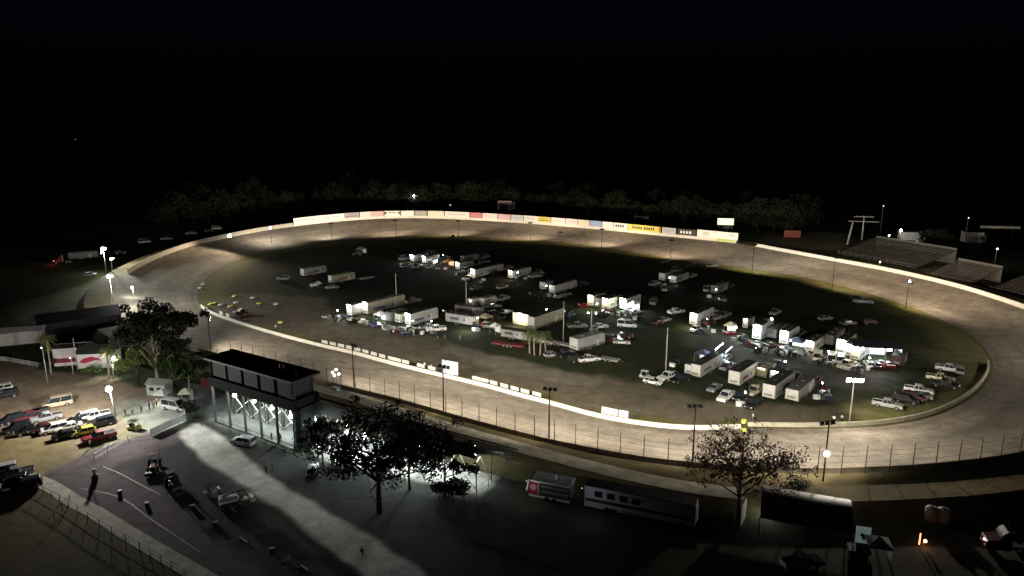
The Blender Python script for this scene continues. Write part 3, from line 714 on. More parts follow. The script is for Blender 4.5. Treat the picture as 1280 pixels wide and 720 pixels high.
def put_tent(px, py, color, label, lit=None, w=3.0, rz=None, group=None, side=True):
    t = place(('tent', color, lit and lit[0], w, side), lambda l, c: tent(color, l, c, lit and lit[0], w, side), P(px, py), HA if rz is None else rz, label, 'tent', group)
    if lit: add_light(t, (-.4, 0, 1.9), lit)
    return t
def cart(color, label, cat):
    t = thing('utility_cart', label, cat)
    b = MB(); b.prism([(-1.2, .35), (-1.2, .8), (-.4, .85), (-.3, .5), (.5, .5), (.7, .95), (1.2, .75), (1.25, .35)], lambda z: .58); b.build('body', PT(color), t, bevel=.03)
    s = MB(); s.box((-.35, 0, .85), (.5, 1.0, .12)); s.box((-.62, 0, 1.1), (.1, 1.0, .5)); s.build('seat', RUBBER, t)
    r = MB(); r.box((-.1, 0, 1.85), (1.6, 1.15, .06))
    for sx in (-.8, .55):
        for sy in (-.5, .5): r.cyl((sx, sy, .8), (sx * .95, sy, 1.85), .03)
    r.build('roof', PT('black') if color != 'white' else PT('white'), t)
    wheels(t, (.85, -.85), .52, .27)
    return t
def flat(L, label, cat):
    t = thing('flatbed_trailer', label, cat)
    b = MB(); b.box((0, 0, .62), (L, 2.2, .12)); b.box((0, 1.05, .5), (L, .1, .18)); b.box((0, -1.05, .5), (L, .1, .18)); b.build('deck', mat('pale_deck', (.36, .36, .34), rough=.7), t)
    g = MB(); g.cyl((L / 2, .5, .5), (L / 2 + 1.4, 0, .5), .06); g.cyl((L / 2, -.5, .5), (L / 2 + 1.4, 0, .5), .06); g.build('tow_bar', DSTEEL, t)
    wheels(t, (-.6, .5), 1.2, .34)
    return t
def gear(seed, label, cat):
    """tool chest, drums and a stack of tyres standing together on a cart pallet"""
    r = random.Random(seed); t = thing('pit_gear', label, cat)
    b = MB(); b.box((0, 0, .55), (1.3, .6, .9)); b.box((0, 0, 1.12), (1.1, .5, .25)); b.build('tool_chest', PT(r.choice(['maroon', 'black', 'grey', 'silver'])), t, bevel=.02)
    b = MB()
    for k in range(4): b.torus((1.3, .2, .14 + k * .27), .25, .13)
    b.build('tyre_stack', RUBBER, t, True)
    b = MB(); b.cyl((-1.2, .1, 0), (-1.2, .1, .9), .3, .3, 12); b.build('drum', PT(r.choice(['dark_blue', 'silver', 'grey'])), t, True)
    b = MB(); b.box((0, 0, .06), (3.2, 1.0, .08)); b.build('pallet', WOODP, t)
    return t

# ---- pit rigs, far row
D = math.degrees; R = math.radians
T = put_trailer
T(378, 346, 10, 'long grey-white trailer alone at the far left of the infield, the left one of two', roof=ROOFG, rz=R(48))
T(413, 355, 10, 'long grey-white trailer at the far left of the infield, the right one of two', roof=ROOFG, rz=R(48), color='cream')
put_car('pickup', 'white', 398, 358, R(200), 'white pickup truck parked left of the dark one below the far left trailers')
put_car('pickup', 'black', 407, 359, R(215), 'black pickup truck between two pale ones below the far left trailers')
put_car('sedan', 'silver', 415, 361, R(200), 'silver car at the right of the black pickup by the far left trailers')
place(('flat', 6), lambda l, c: flat(6, l, c), P(457, 349), R(45), 'flatbed trailer right of the two far left white trailers', 'trailer')
put_car('suv', 'grey', 354, 350, R(180), 'small grey car in the dark left of the far left trailer')
put_tent(452, 317, 'grey', 'small grey tent standing alone far back in the left of the infield')
put_car('suv', 'black', 447, 319, R(170), 'dark car beside the lone small grey tent far back')
put_car('van', 'grey', 506, 325, HA, 'grey van at the left end of the far lit row of rigs')
T(515, 328, 7, 'brightly lit white trailer end, leftmost in the far row of rigs', lit=('w', 900))
put_car('sedan', 'grey', 507, 334, HA, 'grey car below the leftmost lit trailer of the far row')
put_car('pickup', 'blue', 522, 335, HA + .2, 'bluish pickup in front of the leftmost lit trailers of the far row')
T(530, 330, 8, 'tall bright white trailer end, second lit one from the left in the far row', lit=('w', 1300))
put_tent(541, 331, 'white', 'white tent right of the tall bright trailer in the far row', lit=('w', 260))
put_car('van', 'silver', 539, 319, HA, 'silver van behind the bright trailers of the far row')
put_car('pickup', 'dark_blue', 551, 327, HA, 'dark blue pickup between the white tent and the orange-lit tent of the far row')
put_tent(561, 333, 'orange', 'tent glowing warm orange in the middle of the far row', lit=('o', 500))
T(572, 338, 8, 'white trailer right of the warm orange tent in the far row', lit=('w', 420))
put_car('van', 'white', 585, 340, HA, 'white van between two lit trailers right of the orange tent')
T(578, 329, 9, 'dim trailer behind the orange-lit tent of the far row', color='silver')
T(591, 348, 7, 'trailer with a yellowish lit end in the far row', lit=('y', 900), hh=3.4)
put_car('pickup', 'white', 586, 350, HA, 'white pickup just left of the yellowish lit trailer end')
T(601, 345, 12, 'long trailer with bright white end right of the yellowish lit one', lit=('w', 500), roof=ROOFG)
put_car('suv', 'silver', 606, 329, R(20), 'silver car far behind the yellowish lit trailer')
put_car('pickup', 'grey', 634, 337, HA, 'grey pickup behind the small warm-lit trailer end')
T(638, 349, 11, 'trailer with small warm-lit end, middle of the far infield', lit=('y', 700), hh=3.2, roof=ROOFG)
put_car('pickup', 'silver', 669, 347, R(30), 'silver pickup right of the small warm-lit trailer')
put_car('suv', 'black', 676, 344, R(30), 'black car behind the silver pickup right of the warm-lit trailer')
T(678, 363, 5, 'short white trailer, left of a pair with pale ends facing the camera', hh=3.0)
T(690, 368, 13, 'long dark-roofed trailer with a pale end, right of the short white one', hh=3.2)
place(('flat', 8), lambda l, c: flat(8, l, c), P(703, 371), HA, 'low flatbed trailer alongside the long dark-roofed one', 'trailer')
put_car('suv', 'tan', 628, 361, HA, 'brownish car alone in the dark middle of the infield')
put_car('sedan', 'grey', 595, 362, HA, 'dim grey car in the dark, below the lit far row')
# right part of the far row
T(827, 352, 7, 'white trailer end, left of two in the far right of the infield', hh=3.2)
T(841, 355, 10, 'white trailer end, right of two in the far right of the infield', hh=3.0, roof=ROOFG)
put_car('van', 'grey', 846, 340, HA, 'grey van behind the two far right white trailer ends')
put_car('pickup', 'grey', 818, 357, HA, 'grey pickup left of the two far right white trailer ends')
put_car('pickup', 'silver', 830, 363, R(80), 'silver pickup below the two far right white trailer ends')
put_car('sedan', 'white', 890, 334, R(10), 'white car at the track edge near the two concrete pads')
put_car('van', 'silver', 886, 364, HA, 'silver van hitched below a grey trailer in the right of the infield')
T(892, 368, 9, 'grey trailer right of the silver van in the right of the infield', color='silver', roof=ROOFG)
put_car('pickup', 'white', 845, 392, R(30), 'small white pickup in the dark left of the pale yellow lit trailer')
put_car('van', 'grey', 817, 380, R(70), 'grey van right of the dazzling pit lights')
put_car('sedan', 'maroon', 822, 405, R(35), 'maroon car in the dark right of the bluish lit van')
put_car('sedan', 'silver', 830, 402, R(35), 'silver car beside the maroon one in the dark')
T(866, 408, 11, 'trailer with a tall pale yellow lit end in the right of the pits', lit=('y', 2600), hh=3.9)
put_car('hatchback', 'white', 869, 414, R(230), 'small white car parked at the foot of the pale yellow lit trailer')
put_car('suv', 'maroon', 886, 406, R(40), 'maroon car right of the pale yellow lit trailer')
put_car('suv', 'tan', 893, 400, R(40), 'tan car behind the maroon one, right of the pale yellow lit trailer')
put_car('pickup', 'grey', 906, 396, HA, 'grey pickup further right of the pale yellow lit trailer')
put_car('pickup', 'silver', 969, 393, HA, 'silver pickup in the dark behind the tall bright tent')
put_car('sedan', 'grey', 1031, 400, R(20), 'grey car alone in the dark at the right of the infield')
put_car('sedan', 'silver', 1060, 406, R(10), 'silver car in the dark behind the right row of lit rigs')
put_car('suv', 'maroon', 1086, 405, R(10), 'maroon car in the dark behind the right end of the lit row')
put_car('pickup', 'silver', 1079, 379, R(-15), 'silver pickup by the grass edge of the far right turn')
put_car('suv', 'black', 1071, 377, R(-15), 'black car beside the silver pickup near the far right turn')
# ---- left pit row
T(437, 396, 8, 'trailer with a dazzling white lamp at the left end of the left pit row', lit=('w', 2200), hh=3.7, color='white')
T(457, 394, 15, 'longest grey trailer of the left pit row, lamp on its end', lit=('n', 1500), hh=4.0, roof=ROOFG, color='cream')
put_tent(476, 402, 'white', 'brightly lit white tent in front of the longest grey trailer', lit=('w', 900))
T(485, 403, 7, 'grey-ended trailer between the two bright white panels of the left pit row', roof=ROOFG, color='silver')
T(497, 405, 6, 'cream trailer just left of the brightest panel in the left pit row', color='cream')
T(510, 408, 11, 'trailer with the brightest white end of the left pit row', lit=('w', 2600), hh=3.8)
for i, (px, py, c, a, l) in enumerate(((417, 396, 'maroon', 60, 'maroon race car at the left end of the left pit row'), (411, 398, 'grey', 70, 'grey race car farthest left in the left pit row'), (430, 398, 'blue', 60, 'blue race car under the dazzling lamp of the left pit row'),
    (472, 408, 'purple', 20, 'purple race car in front of the left pit row'), (488, 412, 'white', 40, 'white race car in front of the grey-ended trailer'), (503, 414, 'silver', 40, 'silver race car left of the brightest panel'), (515, 413, 'cream', 30, 'cream race car below the brightest panel'),
    (455, 404, 'tan', 80, 'tan race car below the trailer with a lamp on its end'), (732, 384, 'red', 10, 'red race car left of the warm-lit trailers in the middle'), (760, 390, 'maroon', 30, 'maroon race car beneath the warm-lit trailers'), (784, 392, 'silver', 30, 'silver race car beneath the dazzling lights'),
    (795, 391, 'white', 30, 'white race car at the right of the dazzling lights'), (914, 418, 'red', 20, 'red race car below the pinkish lit tent'), (948, 432, 'green', 40, 'green race car below the tallest bright tent'), (966, 434, 'maroon', 20, 'maroon race car beside the grey-green box trailer'),
    (1060, 461, 'cream', 50, 'cream race car in front of the right pit row'), (1100, 456, 'grey', 80, 'grey race car under the dark awning'), (984, 438, 'silver', 35, 'silver race car below the white doorway'), (1110, 458, 'red', 80, 'red race car at the right end of the dark awning'),
    (443, 402, 'green', 60, 'green race car right of the blue one in the left pit row'))):
    place(('race', c), lambda l_, ct, c=c: racer(c, l_, ct), P(px, py), R(a), l, 'race car')
put_car('pickup', 'white', 545, 414, R(195), 'white pickup right of the left pit row')
put_car('pickup', 'silver', 536, 412, R(200), 'silver pickup between the brightest panel and the white pickup')
put_car('van', 'silver', 525, 404, HA, 'silver van right of the brightest panel of the left pit row')
for i, (px, py, s, l) in enumerate(((463, 407, 1, 'tool chest and tyre stack beside the purple race car'), (495, 417, 2, 'tool chest and drum between the white and silver race cars'), (522, 418, 3, 'pit gear at the right end of the left pit row'), (748, 392, 4, 'pit gear in front of the warm-lit trailers'),
    (772, 395, 5, 'pit gear just left of the dazzling lights'), (936, 432, 6, 'pit gear left of the tallest bright tent'), (1008, 444, 7, 'pit gear left of the warm box trailer'), (1073, 460, 8, 'pit gear by the dark awning'), (1026, 496, 9, 'pit gear right of the near trailers'), (1032, 489, 10, 'second lot of pit gear right of the near trailers'),
    (425, 402, 11, 'pit gear between the maroon and blue race cars'), (606, 408, 12, 'pit gear under the orange bulb'), (957, 440, 13, 'pit gear below the green race car'), (1037, 455, 14, 'pit gear in front of the white vans'), (993, 446, 15, 'pit gear in front of the blue-grey tent'))):
    t = gear(s, l, 'pit gear'); t.location = P(px, py); t.rotation_euler[2] = random.Random(s).random() * 3
# ---- small clutter between the rigs
SPOTS = [('at the left end of the left pit row', 428, 401), ('in the middle of the left pit row', 468, 408), ('near the brightest panel of the left pit row', 512, 417), ('right of the left pit row', 534, 416), ('around the orange bulb', 600, 411),
         ('in the far lit row', 545, 337), ('at the yellowish lit trailer', 594, 352), ('by the warm-lit trailers in the middle', 748, 394), ('below the dazzling lights', 786, 398), ('by the pale yellow lit trailer', 880, 414), ('left of the tallest bright end', 922, 424),
         ('below the tallest bright end', 946, 436), ('by the shining doorway', 982, 444), ('by the white vans of the right row', 1032, 456), ('in front of the dark awning', 1080, 464), ('right of the near trailers', 1030, 498), ('behind the near trailers', 985, 470), ('around the tall pale pole', 842, 458), ('between pickup and near trailer', 930, 508), ('above the grey flat roof trailer', 735, 412), ('at the left end of the far lit row', 513, 333), ('right of the orange tent of the far row', 576, 342), ('behind the white tent of the far row', 552, 330), ('near the small warm-lit trailer', 652, 352), ('near the two far right white trailer ends', 836, 360),
         ('beside the silver van right of centre', 897, 374), ('below the short white trailer of the dark middle', 684, 370), ('by the thin unlit pole', 588, 390), ('beside the big dark-roofed hauler', 680, 402)]
rc = random.Random(21)
def crate(c):
    def f(label, cat):
        t = thing('supply_crate', label, cat); b = MB(); b.box((0, 0, .4), (1.3, .8, .8)); b.build('box', mat('crate_' + c, PAINTS[c], rough=.6, var=.2), t, bevel=.03)
        b = MB(); b.box((0, 0, .84), (1.36, .86, .08)); b.build('lid', mat('crate_' + c, PAINTS[c]), t); b = MB(); b.box((0, -.42, .5), (.3, .04, .08)); b.build('handle', DSTEEL, t); return t
    return f
for wh, px, py in SPOTS:
    place(('cart', 'silver' if px % 2 else 'black'), lambda l, c, k=('silver' if px % 2 else 'black'): cart(k, l, c), P(px + rc.uniform(-9, 9), py + rc.uniform(-2, 3)), rc.random() * 6, ('silver' if px % 2 else 'black') + ' quad cart ' + wh, 'utility cart')
    for c in ('white', 'dark_blue', 'grey'):
        place(('crate', c), crate(c), P(px + rc.uniform(-12, 12), py + rc.uniform(-3, 3)), rc.random() * 6, c.replace('_', ' ') + ' supply crate ' + wh, 'crate')
# ---- middle
T(560, 402, 10, 'long white-sided trailer parked along the middle of the pits', rz=R(-29), roof=ROOFG, lit=None, hh=3.0, color='white')
T(571, 391, 9, 'grey-roofed trailer behind the long white-sided one', rz=R(-25), roof=ROOFG, color='silver', hh=2.8)
T(588, 384, 4, 'small white trailer end beside the thin unlit pole', hh=2.8, roof=ROOFG)
T(602, 383, 6, 'pale trailer right of the small white one by the thin pole', roof=ROOFG, hh=2.8, color='cream')
put_car('pickup', 'grey', 616, 385, R(10), 'grey pickup behind the orange bulb')
put_car('sedan', 'white', 632, 392, HA, 'white car left of the awning with a lit white wall')
put_car('suv', 'silver', 617, 394, R(30), 'silver car above the orange bulb')
put_tent(607, 405, 'tan', 'open tan tent lit by an orange bulb', lit=('o', 420), side=False)
light('POINT', P(583, 404, 2.6), 1100, (1, .96, .85))
T(664, 413, 14, 'big dark-roofed hauler with a lit white awning wall in the middle of the pits', hh=4.0, roof=ROOFD, color='cream')
# awning wall
aw = thing('awning_wall', 'slanting lit white awning wall left of the big dark-roofed hauler', 'awning', P(651, 407), R(-35))
b = MB(); b.box((0, 0, 1.9), (5.6, .08, 3.4)); b.build('wall_panel', mat('fabric_cream', PAINTS['cream'], var=.08), aw); b = MB(); b.box((0, 1.6, 3.65), (5.7, 3.2, .08)); b.build('awning', mat('fabric_black', (.02, .02, .02)), aw)
for sx in (-2.7, 2.7):
    b = MB(); b.cyl((sx, 0, 0), (sx, 0, 3.7), .04); b.cyl((sx, 3, 0), (sx, 3, 3.7), .04); b.build('leg', STEEL, aw)
b = MB(); b.box((0, -.5, 3.75), (1.2, .2, .1)); b.build('lamp', LAMPY, aw); light('POINT', (0, -1.6, 3.0), 900, (1, .97, .75), aw)
T(629, 421, 8, 'low white trailer with a white side above the red flatbed', rz=R(-28), hh=2.6, roof=ROOFD)
rt = thing('flatbed_trailer', 'long low red trailer deck below the low white trailer', 'trailer', P(636, 433), R(-22)); b = MB(); b.box((0, 0, .7), (9, 2.3, .4)); b.box((4.4, 0, 1.0), (.2, 2.2, .6)); b.build('deck', mat('dull_red', (.16, .03, .028), rough=.7), rt); wheels(rt, (-1, 0, 1), 1.1, .36)
put_tent(619, 417, 'white', 'small white table tent left of the low white trailer', w=2.2)
T(717, 439, 10, 'white trailer with grey flat roof in the middle foreground of the pits', hh=3.5, roof=mat('pale_grey_roof', (.27, .27, .24), rough=.8), W=3.2, rz=R(40), stripe=None)
place(('flat', 9), lambda l, c: flat(9, l, c), P(699, 431), R(-35), 'pale long gooseneck flatbed left of the white trailer with grey flat roof', 'trailer')
put_car('pickup', 'black', 706, 445, R(25), 'black pickup at the foot of the white trailer with grey flat roof')
put_car('pickup', 'white', 736, 452, R(20), 'white pickup below the white trailer with grey flat roof')
put_car('hatchback', 'silver', 690, 446, R(20), 'silver hatchback next to the palms')
put_car('suv', 'black', 722, 452, R(20), 'black car between two pickups below the grey flat roof trailer')
place(('flat', 5), lambda l, c: flat(5, l, c), P(762, 451), R(-30), 'pale flatbed trailer behind the white pickup in the centre of the pits', 'trailer')
put_car('pickup', 'silver', 722, 410, R(10), 'silver pickup above the grey flat roof trailer')
put_car('sedan', 'white', 750, 410, R(10), 'white car behind the short pole with two lamps')
T(738, 384, 7, 'warm-lit trailer end, leftmost of those left of the dazzling lights', lit=('y', 1500), hh=3.8)
T(746, 386, 6, 'narrow grey trailer between two warm-lit ends', color='silver', W=2.1, hh=3.5)
T(756, 388, 8, 'warm-lit trailer end nearest the dazzling lights', lit=('y', 1300), hh=3.8, color='cream')
T(778, 388, 9, 'trailer under the dazzling blue-white lights of the middle pits', lit=('w', 5200), hh=3.8)
put_tent(791, 388, 'white', 'white tent just right of the dazzling blue-white lights', lit=('w', 1500))
put_car('van', 'white', 784, 409, R(-15), 'white van lit bluish on the lane below the dazzling lights')
light('POINT', P(776, 405, 3.0), 500, (.8, .95, 1))
put_car('sedan', 'maroon', 780, 422, R(-10), 'dark maroon car right of the grey flat roof trailer')
put_car('sedan', 'white', 777, 430, R(-10), 'small white car below the dark maroon one')
put_car('suv', 'grey', 766, 426, R(-20), 'grey car between the flat roof trailer and the maroon car')
# ---- right pit row
put_tent(912, 416, 'cream', 'small pinkish lit tent left of the tallest bright tent', lit=('n', 200), w=2.6)
T(931, 412, 5, 'narrow box trailer lit at its end, left of the tallest bright tent', lit=('n', 220), W=1.6)
T(945, 426, 9, 'tallest bright white trailer end of the right pit row', lit=('w', 5200), hh=4.4)
T(963, 424, 8, 'grey-green box trailer right of the tallest bright end', color='silver', hh=3.0, W=3.0)
pl = thing('light_tower', 'slim work light on a mast above the grey-green box trailer', 'work light', P(963, 419)); b = MB(); b.cyl((0, 0, 0), (0, 0, 4.6), .06); b.build('mast', STEEL, pl); b = MB(); b.box((0, 0, 4.2), (.3, .3, 1.5)); b.build('lamp', LAMP, pl); light('POINT', (-.8, -.8, 3.9), 500, (1, 1, .95), pl)
T(979, 432, 8, 'white trailer with a shining doorway in the right pit row', lit=('w', 2300), hh=4.0)
put_tent(996, 436, 'blue', 'blue-grey tent with a lamp bar in the right pit row', lit=('w', 900), w=3.6)
T(1011, 441, 9, 'warm-lit cream box trailer in the right pit row', lit=('n', 750), color='cream')
for i, (px, py, c, l) in enumerate(((1022, 449, 'cream', 'cream van left of a bright one in the right pit row'), (1040, 451, 'white', 'bright white van in the right pit row'), (1051, 453, 'silver', 'silver van right of the bright white one'))): put_car('van', c, px, py, HA + .2, l)
T(1035, 433, 10, 'greenish grey trailer behind the white vans', color='silver', roof=ROOFG)
T(1050, 444, 9, 'tall lit cream trailer end in the right pit row', lit=('n', 1800), color='cream', hh=4.0)
T(1059, 447, 7, 'white trailer right of the tall lit cream one', lit=('n', 500), hh=3.4)
T(1068, 452, 8, 'yellowish lit trailer end left of the dark awning', lit=('y', 1300), hh=3.8)
put_car('pickup', 'cream', 1058, 459, R(215), 'cream pickup parked in front of the tall lit trailer ends')
# big awning with lamps
ba = thing('pit_awning', 'wide dark-topped awning with bright lamps beneath at the right end of the pits', 'awning', P(1094, 452), R(-12))
b = MB(); b.box((0, 2.2, 3.9), (11, 7, .1)); b.build('canopy', mat('fabric_dark_blue', (.03, .035, .06)), ba)
b = MB(); b.box((5.4, 1.5, 2.4), (.08, 5.5, 3.0)); b.build('side_panel', mat('fabric_grey', (.3, .3, .33)), ba)
b = MB(); b.box((-1, 5.4, 1.9), (9, .08, 3.4)); b.build('back_panel', MATS['fabric_white'] if 'fabric_white' in MATS else WCONC, ba)
for x in (-5.3, -1.8, 1.8, 5.3):
    b = MB(); b.cyl((x, -1.2, 0), (x, -1.2, 3.9), .05); b.build('leg', STEEL, ba)
for x, w_ in ((-3.6, .7), (.9, .9), (2.6, .9)):
    b = MB(); b.box((x, -1.2, 3.55), (w_, .25, .4)); b.build('lamp', LAMPW, ba); light('POINT', (x, -.6, 3.1), 900, (.88, .95, 1), ba)
for i, (x, c) in enumerate(((-3.4, 'white'), (-1.0, 'blue'), (1.4, 'white'), (3.6, 'maroon'))):
    pass
T(1119, 459, 6, 'maroon trailer at the right end under the dark awning', color='maroon', hh=2.8)
put_car('hatchback', 'white', 1086, 458, R(80), 'white car under the left half of the dark awning')
put_car('sedan', 'dark_blue', 1093, 459, R(80), 'dark blue car in the middle under the dark awning')
# ---- near trailers
T(860, 470, 3, 'short white trailer, left of the one with fluorescent tubes', hh=2.8, W=2.0)
T(869, 473, 12, 'long pale trailer with fluorescent tubes above it', hh=3.4, roof=ROOFD, color='white')
def tubes(px, py, z, ln, label, s):
    t = thing('light_bar', label, 'work light', P(px, py), 0); b = MB(); b.cyl((0, 0, 0), (0, 0, z + .3), .05); b.build('mast', STEEL, t)
    b = MB(); b.cyl((0, 0, z), (ln * .72, ln * .75, z + .7), .09, .09, 6); b.build('tube', s, t); light('POINT', (.6, .2, z - .6), 650, (.75, .92, 1), t); return t
tubes(893, 456, 3.9, 3.6, 'bright slanting fluorescent tube above the long pale trailer', LAMPW)
tubes(906, 457, 3.4, 3.0, 'thinner slanting fluorescent tube right of the bright one', lampmat('dim_blue', (.7, .85, 1), 5))
put_tent(878, 452, 'blue', 'blue tent behind the long pale trailer with tubes', lit=('w', 200))
put_car('pickup', 'silver', 909, 461, HA, 'silver pickup at the far end of the long pale trailer')
T(917, 483, 10, 'white trailer with pale square end, left of the three near ones', hh=3.6, roof=ROOFD, W=2.8)
T(960, 500, 12, 'white trailer with square end, middle of the three near ones', hh=3.5, roof=ROOFD, W=2.8)
T(989, 503, 10, 'lower grey-roofed trailer, rightmost of the three near ones', hh=2.9, roof=mat('mid_grey_roof', (.13, .13, .13)), color='cream', W=2.9)
T(951, 474, 6, 'small tan-sided trailer behind the near ones', hh=2.6, color='tan', lit=('y', 120), roof=mat('tan_roof', (.3, .27, .2)))
T(968, 478, 5, 'small white box trailer behind the middle near one', hh=2.6, lit=('n', 120))
put_car('pickup', 'white', 907, 499, R(232), 'white pickup parked left of the near trailers, nose to the wall')
put_car('pickup', 'cream', 943, 492, R(228), 'cream pickup parked between two near trailers')
put_car('suv', 'black', 926, 499, R(228), 'black car between the white and the cream pickup')
put_car('pickup', 'black', 942, 508, R(228), 'black pickup in front of the cream one')
put_car('sedan', 'grey', 893, 488, R(230), 'grey car just left of the near trailers')
put_car('pickup', 'white', 835, 474, R(215), 'white pickup parked beside a black one under the tall pale pole')
put_car('pickup', 'black', 850, 477, R(215), 'black pickup parked right of the white one under the tall pale pole')
put_car('hatchback', 'white', 816, 480, R(-35), 'small white car at the lower left of the tall pale pole')
place(('cart', 'white'), lambda l, c: cart('white', l, c), P(806, 473), R(-30), 'white utility cart above the small white car', 'utility cart')
rt_ = random.Random(17); tc_ = ['black', 'grey', 'black', 'silver', 'dark_blue', 'tan', 'maroon', 'black']
def phrase(l):
    w = l.split()[:10]
    while w[-1].strip(',') in 'of the in with a and between right left at to on from by yellowish pale'.split(): w.pop()
    return ' '.join(w).strip(',')
for i, (c, rz, L, l) in enumerate(TOW):
    k = ('pickup', 'pickup', 'suv')[i % 3]; col_ = tc_[i % 8]; d = L / 2 + 4.6; cx, cy = c[0] + math.cos(rz) * d, c[1] + math.sin(rz) * d
    place(('car', k, col_), lambda l_, ct, k=k, col_=col_: car(k, col_, l_, ct), (cx, cy, 0), rz + rt_.uniform(-.15, .15), '%s %s ahead of the %s' % (col_.replace('_', ' '), {'pickup': 'pickup', 'suv': 'car'}[k], phrase(l)), {'pickup': 'pickup truck', 'suv': 'car'}[k])
def wlamp(label, cat):
    t = thing('work_light', label, cat); b = MB(); b.cyl((0, 0, 0), (0, 0, 2.9), .035); b.build('stand', DSTEEL, t); b = MB(); b.sphere((0, 0, 3.0), .17, 8); b.build('lamp_globe', LAMP, t, True)
    for a in (0, 2.1, 4.2): b = MB(); b.cyl((0, 0, .6), (math.cos(a) * .6, math.sin(a) * .6, 0), .025); b.build('leg', DSTEEL, t)
    return t
for wh, px, py in SPOTS:
    if px == 735 or px == 842: continue
    t = place(('wl',), wlamp, P(px + rt_.uniform(-6, 6), py - 2 + rt_.uniform(-2, 2)), rt_.random() * 6, 'small white work lamp on a tripod ' + wh, 'work light')
    light('POINT', (0, -.4, 2.8), 130, (.95, 1, .97), t, .15)
# ---- white trucks inside the right turn
for px, py, k, c, a, l in ((1186, 464, 'pickup', 'white', -32, 'white pickup parked farthest up inside the right turn'), (1199, 466, 'suv', 'silver', 60, 'silver car behind the topmost white pickup inside the right turn'), (1175, 476, 'pickup', 'cream', -32, 'pale pickup second from the top inside the right turn'), (1181, 484, 'pickup', 'black', -32, 'black pickup between two pale ones inside the right turn'),
    (1148, 491, 'pickup', 'white', -30, 'white pickup in the middle of the row inside the right turn'), (1150, 498, 'sedan', 'silver', -30, 'silver car right below the middle white pickup inside the right turn'), (1142, 500, 'suv', 'maroon', -30, 'maroon car in the row inside the right turn'), (1132, 503, 'suv', 'black', -30, 'black car between the maroon car and the lowest white pickup'), (1109, 509, 'pickup', 'silver', -32, 'silver white pickup lowest and leftmost of the row inside the right turn')):
    put_car(k, c, px, py, R(a), l)
# ---- tyres marking the left end of the infield
def tyre(color, label, cat):
    t = thing('marker_tyre', label, cat); b = MB(); b.torus((0, 0, .28), .55, .27); b.build('tyre', paint('tyre_' + color, {'yellow': (.6, .58, .12), 'white': (.6, .58, .5)}[color], rough=.7), t, True)
    b = MB(); b.cyl((0, 0, .05), (0, 0, .25), .36, .36, 12); b.build('hub_disc', RUBBER, t); return t
TY = [(263, 381, 'yellow', 'yellow marker tyre nearest the yellow end of the inner wall'), (268, 380, 'yellow', 'yellow marker tyre, second along from the wall end'), (276, 382, 'white', 'white marker tyre right of two yellow ones by the wall end'), (288, 384, 'yellow', 'yellow marker tyre left of the dark quad bike'), (293, 371, 'yellow', 'yellow marker tyre farthest back on the left dirt'),
      (301, 388, 'white', 'pale marker tyre above the dark quad bike'), (316, 373, 'white', 'white marker tyre alone on the dirt, above the others'), (324, 380, 'yellow', 'yellow marker tyre alone in the middle of the left dirt'), (345, 381, 'white', 'rightmost white marker tyre on the left dirt'), (350, 404, 'yellow', 'yellow marker tyre near the inner wall'),
      (295, 379, 'white', 'faint pale marker tyre behind the dark quad bike'), (250, 361, 'white', 'white marker tyre on the inside of the left turn'), (254, 356, 'white', 'farther white marker tyre on the inside of the left turn')]
for px, py, c, l in TY: place(('tyre', c), lambda l_, ct, c=c: tyre(c, l_, ct), P(px, py), 0, l, 'tyre', 'marker tyres at the left turn')
def stack(px, py, label, c='yellow'):
    t = thing('tyre_stack', label, 'tyre stack', P(px, py)); 
    for k in range(2):
        b = MB(); b.torus((0, 0, .2 + k * .36), .4, .18); b.build('tyre', paint('tyre_' + c, (.6, .58, .12), rough=.7), t, True)
stack(254, 385, 'stack of yellow tyres at the left end of the inner wall'); stack(258, 387, 'second stack of yellow tyres at the left end of the inner wall')
stack(930, 529, 'yellow tyres where the dusty right wall begins'); stack(929, 540, 'yellow tyres at the right end of the white inner wall')
place(('cart', 'purple'), lambda l, c: cart('maroon', l, c), P(299, 396), R(-30), 'dark maroon quad cart behind the left end of the inner wall', 'utility cart')
put_car('pickup', 'maroon', 301, 394, R(-30), 'maroon push truck beside the quad cart behind the inner wall')

# scoreboard and flag stand
sb = thing('scoreboard', 'blue-white back of a square board standing behind the inner wall', 'scoreboard', P(565, 470), R(-28)); b = MB(); b.box((0, 0, 2.0), (3.4, .25, 3.2))
b.build('panel', mat('bluish_white_panel', (.52, .57, .72), var=.1), sb)
for x in (-1.5, 0, 1.5):
    b = MB(); b.cyl((x, .3, 0), (x, .3, 3.6), .07); b.build('post', DSTEEL, sb)
b = MB(); b.box((-2.3, 0, 2.0), (.7, .2, 3.2)); b.build('side_panel', MATS['bluish_white_panel'], sb)
fs_ = thing('flag_stand', 'small white flag stand with round white lamps beside the dark pole', 'flag stand', P(420, 489, 1.6), R(-30))
b = MB(); b.box((0, 0, .5), (1.9, 1.4, .9)); b.build('platform', PT('white'), fs_)
for x, y, z in ((-.9, .2, 4.0), (-.1, -.1, 3.6), (.9, .2, 4.0), (.1, .3, 4.8)):
    b = MB(); b.cyl((x, y, .5), (x, y, z), .04); b.build('post', DSTEEL, fs_)
    b = MB(); b.sphere((x, y, z), .33, 10); b.build('lamp_globe', lampmat('globe', (1, 1, .96), 2.2), fs_, True)

